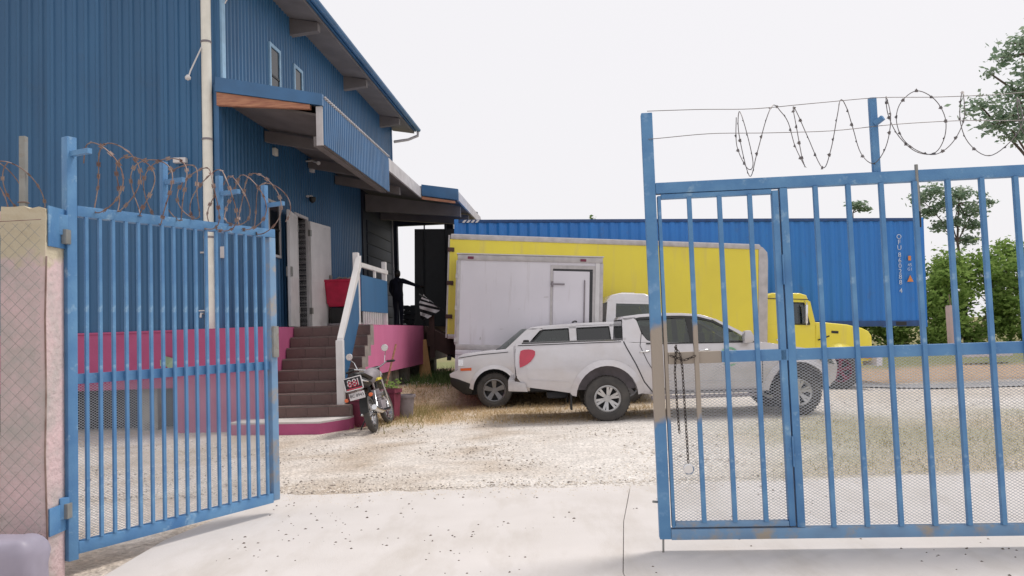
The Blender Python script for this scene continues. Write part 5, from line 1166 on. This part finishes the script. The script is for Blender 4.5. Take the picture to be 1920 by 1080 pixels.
MB().tube([(-2.42, 20.75, 2.56), (-1.88, 20.76, 2.17), (-1.60, 20.78, 1.98), (-1.56, 20.8, 1.6)], .014, 6).build('stick', 'dark', CLT)
BD = MB(); secs = []
for (y, z, x0, x1) in ((20.62, 1.36, -2.42, -2.25), (20.58, .95, -2.43, -2.20), (20.50, .55, -2.44, -2.14), (20.36, .40, -2.43, -2.10), (20.0, .33, -2.30, -1.80), (19.7, .30, -2.12, -1.72)):
    secs.append([(x0, y, z), (x1, y, z), (x1, y+.025, z+.02), (x0, y+.025, z+.02)])
stack(BD, secs); o = BD.build('bent_board', 'ply', None); tag(o, 'bent plywood board leaning on the dock with its foot on the grass', 'board')
def pot(x, y, r, h, m, label, green):
    p_t = thing('plant_pot', label, 'plant pot', (x, y, 0), (0, 0, random.random()))
    MB().lathe([(0, 0), (r*.72, 0), (r*.95, h*.88), (r*1.08, h*.88), (r*1.08, h), (r*.92, h), (r*.88, h*.85), (0, h*.85)], 4 if m == 'maroon' else 20, 'z', closed=False).build('pot', m, p_t, smooth=30)
    MB().lathe([(0, h*.86), (r*.86, h*.86)], 12, 'z', closed=False).build('soil', 'leaflit', p_t)
    if green:
        s = MB()
        for i in range(60):
            a, q = random.random()*2*pi, random.random(); c = Vector((cos(a)*r*q, sin(a)*r*q, h+random.random()*.16)); d = Vector((random.gauss(0, 1), random.gauss(0, 1), random.gauss(.3, .6))).normalized()*.06; u = d.orthogonal().normalized()*.018
            s.add([c, c+d*.5+u, c+d, c+d*.5-u], [(0, 1, 2, 3)])
        s.build('leaves', 'leaf', p_t)
    return p_t
pot(-2.22, 14.35, .19, .56, 'maroon', 'tall maroon square plant pot behind the motorcycle', True)
pot(-2.02, 14.75, .17, .42, 'greypl', 'grey plant pot to the right of the maroon pots', False)
pot(-2.62, 13.55, .19, .50, 'maroon', 'dark maroon pot between the stair railing and the motorcycle', False)
MB_ = MB().tube([(-2.36, 14.4, .45), (-2.14, 14.55, 1.35)], .018, 6).build('stick', 'wood', None); tag(MB_, 'thin stick leaning up from the maroon plant pot', 'stick')

# ------------------------------------------------------------------ trees and far things
def foliage(cl, cnt, size, flat=1.0):
    s = MB(); tot = sum(c[3]**2 for c in cl)
    for (x, y, z, r) in cl:
        for i in range(int(cnt*r*r/tot)):
            d = Vector((random.gauss(0, 1), random.gauss(0, 1), random.gauss(0, 1)))*r*.5
            c = Vector((x, y, z))+Vector((d.x, d.y, d.z*flat)); a = Vector((random.gauss(0, 1), random.gauss(0, 1), random.gauss(0, .5))).normalized(); u = a.orthogonal().normalized(); u.rotate(Quaternion(a, random.random()*6)); k_ = size*random.uniform(.45, 1.4)
            s.add([c-a*k_*.5, c+u*k_*.24, c+a*k_*.5, c-u*k_*.24], [(0, 1, 2, 3)])
    return s
def tree(name, label, base, trunk, cl, cnt, size, m, group=None, flat=1.0, r0=.15):
    t = thing(name, label, 'tree' if 'tree' in name else 'shrub', base, group=group)
    tr_ = MB(); top = Vector(trunk[-1]); tr_.tube(trunk, [r0*(1-.75*i/(len(trunk)-1)) for i in range(len(trunk))], 8)
    for (x, y, z, r) in cl:
        k_ = random.randint(len(trunk)//2, len(trunk)-1); a = Vector(trunk[k_]); b_ = Vector((x, y, z))
        mid = a.lerp(b_, .5)+Vector((random.uniform(-.15, .15), random.uniform(-.15, .15), .1))*r
        rb = r0*.22; tr_.tube([a, mid, b_, b_+(b_-mid).normalized()*r*.5], [rb*1.5, rb, rb*.6, rb*.25], 5)
    tr_.build('trunk', 'bark', t, smooth=60); foliage(cl, cnt, size, flat).build('crown', m, t); return t
def clump(n_, sx, sy, z0, z1, r0, r1):
    return [(random.uniform(-sx, sx), random.uniform(-sy, sy), random.uniform(z0, z1), random.uniform(r0, r1)) for _ in range(n_)]
# big sparse tree reaching in from the right
tree('tall_tree', 'tall grey green tree reaching into the frame at the top right corner', (17.3, 24.5, 0), [(0, 0, 0), (-.1, 0, 2.5), (-.2, .1, 5), (-.3, 0, 7.5), (-.3, 0, 9.6)],
     [(-2.75, -.3, 7.9, .55), (-2.45, -.5, 7.3, .50), (-1.9, -.4, 7.55, .62), (-1.6, -.2, 8.35, .55), (-1.9, -.5, 6.95, .42), (-1.3, -.3, 7.0, .6), (-2.35, -.2, 8.95, .25), (-1.75, 0, 9.5, .42), (-1.3, 0, 9.9, .5), (-1.1, -.2, 9.0, .55), (-.8, 0, 8.2, .8), (-.3, 0, 9.6, .9), (.5, .2, 8.6, 1.1), (.4, 0, 10.4, .8), (1.2, .3, 7.6, 1.0)], 5200, .18, 'leafg', flat=.62, r0=.2)
tree('thin_tree', 'slender open crowned tree standing behind the green bushes', (24.2, 43, 0), [(0, 0, 0), (.1, 0, 3), (-.1, 0, 5.5), (.1, 0, 7.6)],
     [(-1.9, 0, 7.9, .55), (-1.2, 0, 8.3, .6), (-.6, 0, 7.6, .6), (-1.4, .3, 7.2, .5), (-1.0, 0, 6.4, .45), (.2, 0, 8.1, .6), (.7, 0, 7.2, .7), (.9, .2, 6.4, .5), (-.2, 0, 6.6, .5), (.5, 0, 5.6, .5), (1.7, 0, 7.6, .32), (1.4, 0, 8.0, .3)], 3600, .22, 'leafg', flat=.6, r0=.13)
tree('thin_tree', 'small tree tip showing above the blue container', (17.6, 41, 0), [(0, 0, 0), (0, 0, 4), (.1, 0, 7.0)], [(.3, 0, 7.4, .45), (.7, 0, 7.2, .3), (.2, 0, 6.3, .4), (-.3, 0, 5.2, .6)], 900, .22, 'leafg', flat=.5, r0=.10)
tree('thin_tree', 'twig tip just above the middle of the blue container', (3.45, 34, 0), [(0, 0, 0), (0, 0, 3), (.05, 0, 5.6)], [(0.1, 0, 6.2, .16), (.0, 0, 4.5, .5), (.3, 0, 3.5, .7)], 500, .16, 'leafd', flat=.8, r0=.06)
X_ = [(5, 46, 'leafd', 2.6, 2.2, 'low bush far behind the middle of the container'), (9, 47, 'leafd', 2.8, 2.4, 'low bush far behind the gate wicket'), (13, 46, 'leafd', 2.8, 2.2, 'low bush far behind the container number'), (16.2, 45, 'leaf', 2.8, 1.8, 'low bush behind the bonnet of the yellow truck'), (21.9, 41, 'leaf', 4.9, 1.5, 'bright green bush beside the right end of the container'), (23.4, 43, 'leafd', 4.7, 1.5, 'dark green bush behind the pink post'), (25.0, 42, 'leaf', 5.1, 1.6, 'light green bush right of the pink post'),
      (26.6, 43, 'leaf', 5.7, 1.8, 'tall bright green bush near the right edge of the photo'), (28.6, 42, 'leafd', 5.4, 1.8, 'dark bush at the right edge beyond the gate bars'), (20.0, 43, 'leaf', 3.2, 1.5, 'yellowish bush under the right end of the container'), (18.2, 44, 'leafd', 2.8, 1.5, 'low dark bush between the yellow truck nose and the container end'), (30.6, 43, 'leafd', 5.2, 2.0, 'wide dark bush beyond the frame edge')]
for (x, y, m, h_, w_, lab) in X_:
    cl = []
    for k_ in range(16):
        z = .35+(h_-.9)*(k_/15)**.9; f_ = 1-(z/h_)**2*.55
        cl.append((random.uniform(-w_, w_)*f_*.8, random.uniform(-1, .6), z, random.uniform(.5, .85)))
    tree('bush', lab, (x, y, -.05), [(0, 0, 0), (.1, 0, h_*.4), (0, 0, h_*.75)], cl, 5200, .25, m, 'bushes beyond the yard', flat=.8, r0=.09)
PP = thing('boundary_post', 'faded pink concrete post standing before the far bushes', 'post', (19.8, 36.2, 0))
box('shaft', 'palepink', PP, -.17, .17, -.17, .17, -.1, 1.95, bevel=.02); MB().tube([(0, 0, 1.9), (-.05, 0, 2.5)], .02, 5).build('rebar', 'rust', PP); box('cap', 'palepink', PP, -.15, .15, -.15, .15, 1.951, 2.0, bevel=.01)
KR = box('kerb_stone', 'boxwhite', None, 16.3, 18.0, 29.0, 29.5, .0, .16, bevel=.03); tag(KR, 'white painted kerb stone beside the far road', 'kerb stone')
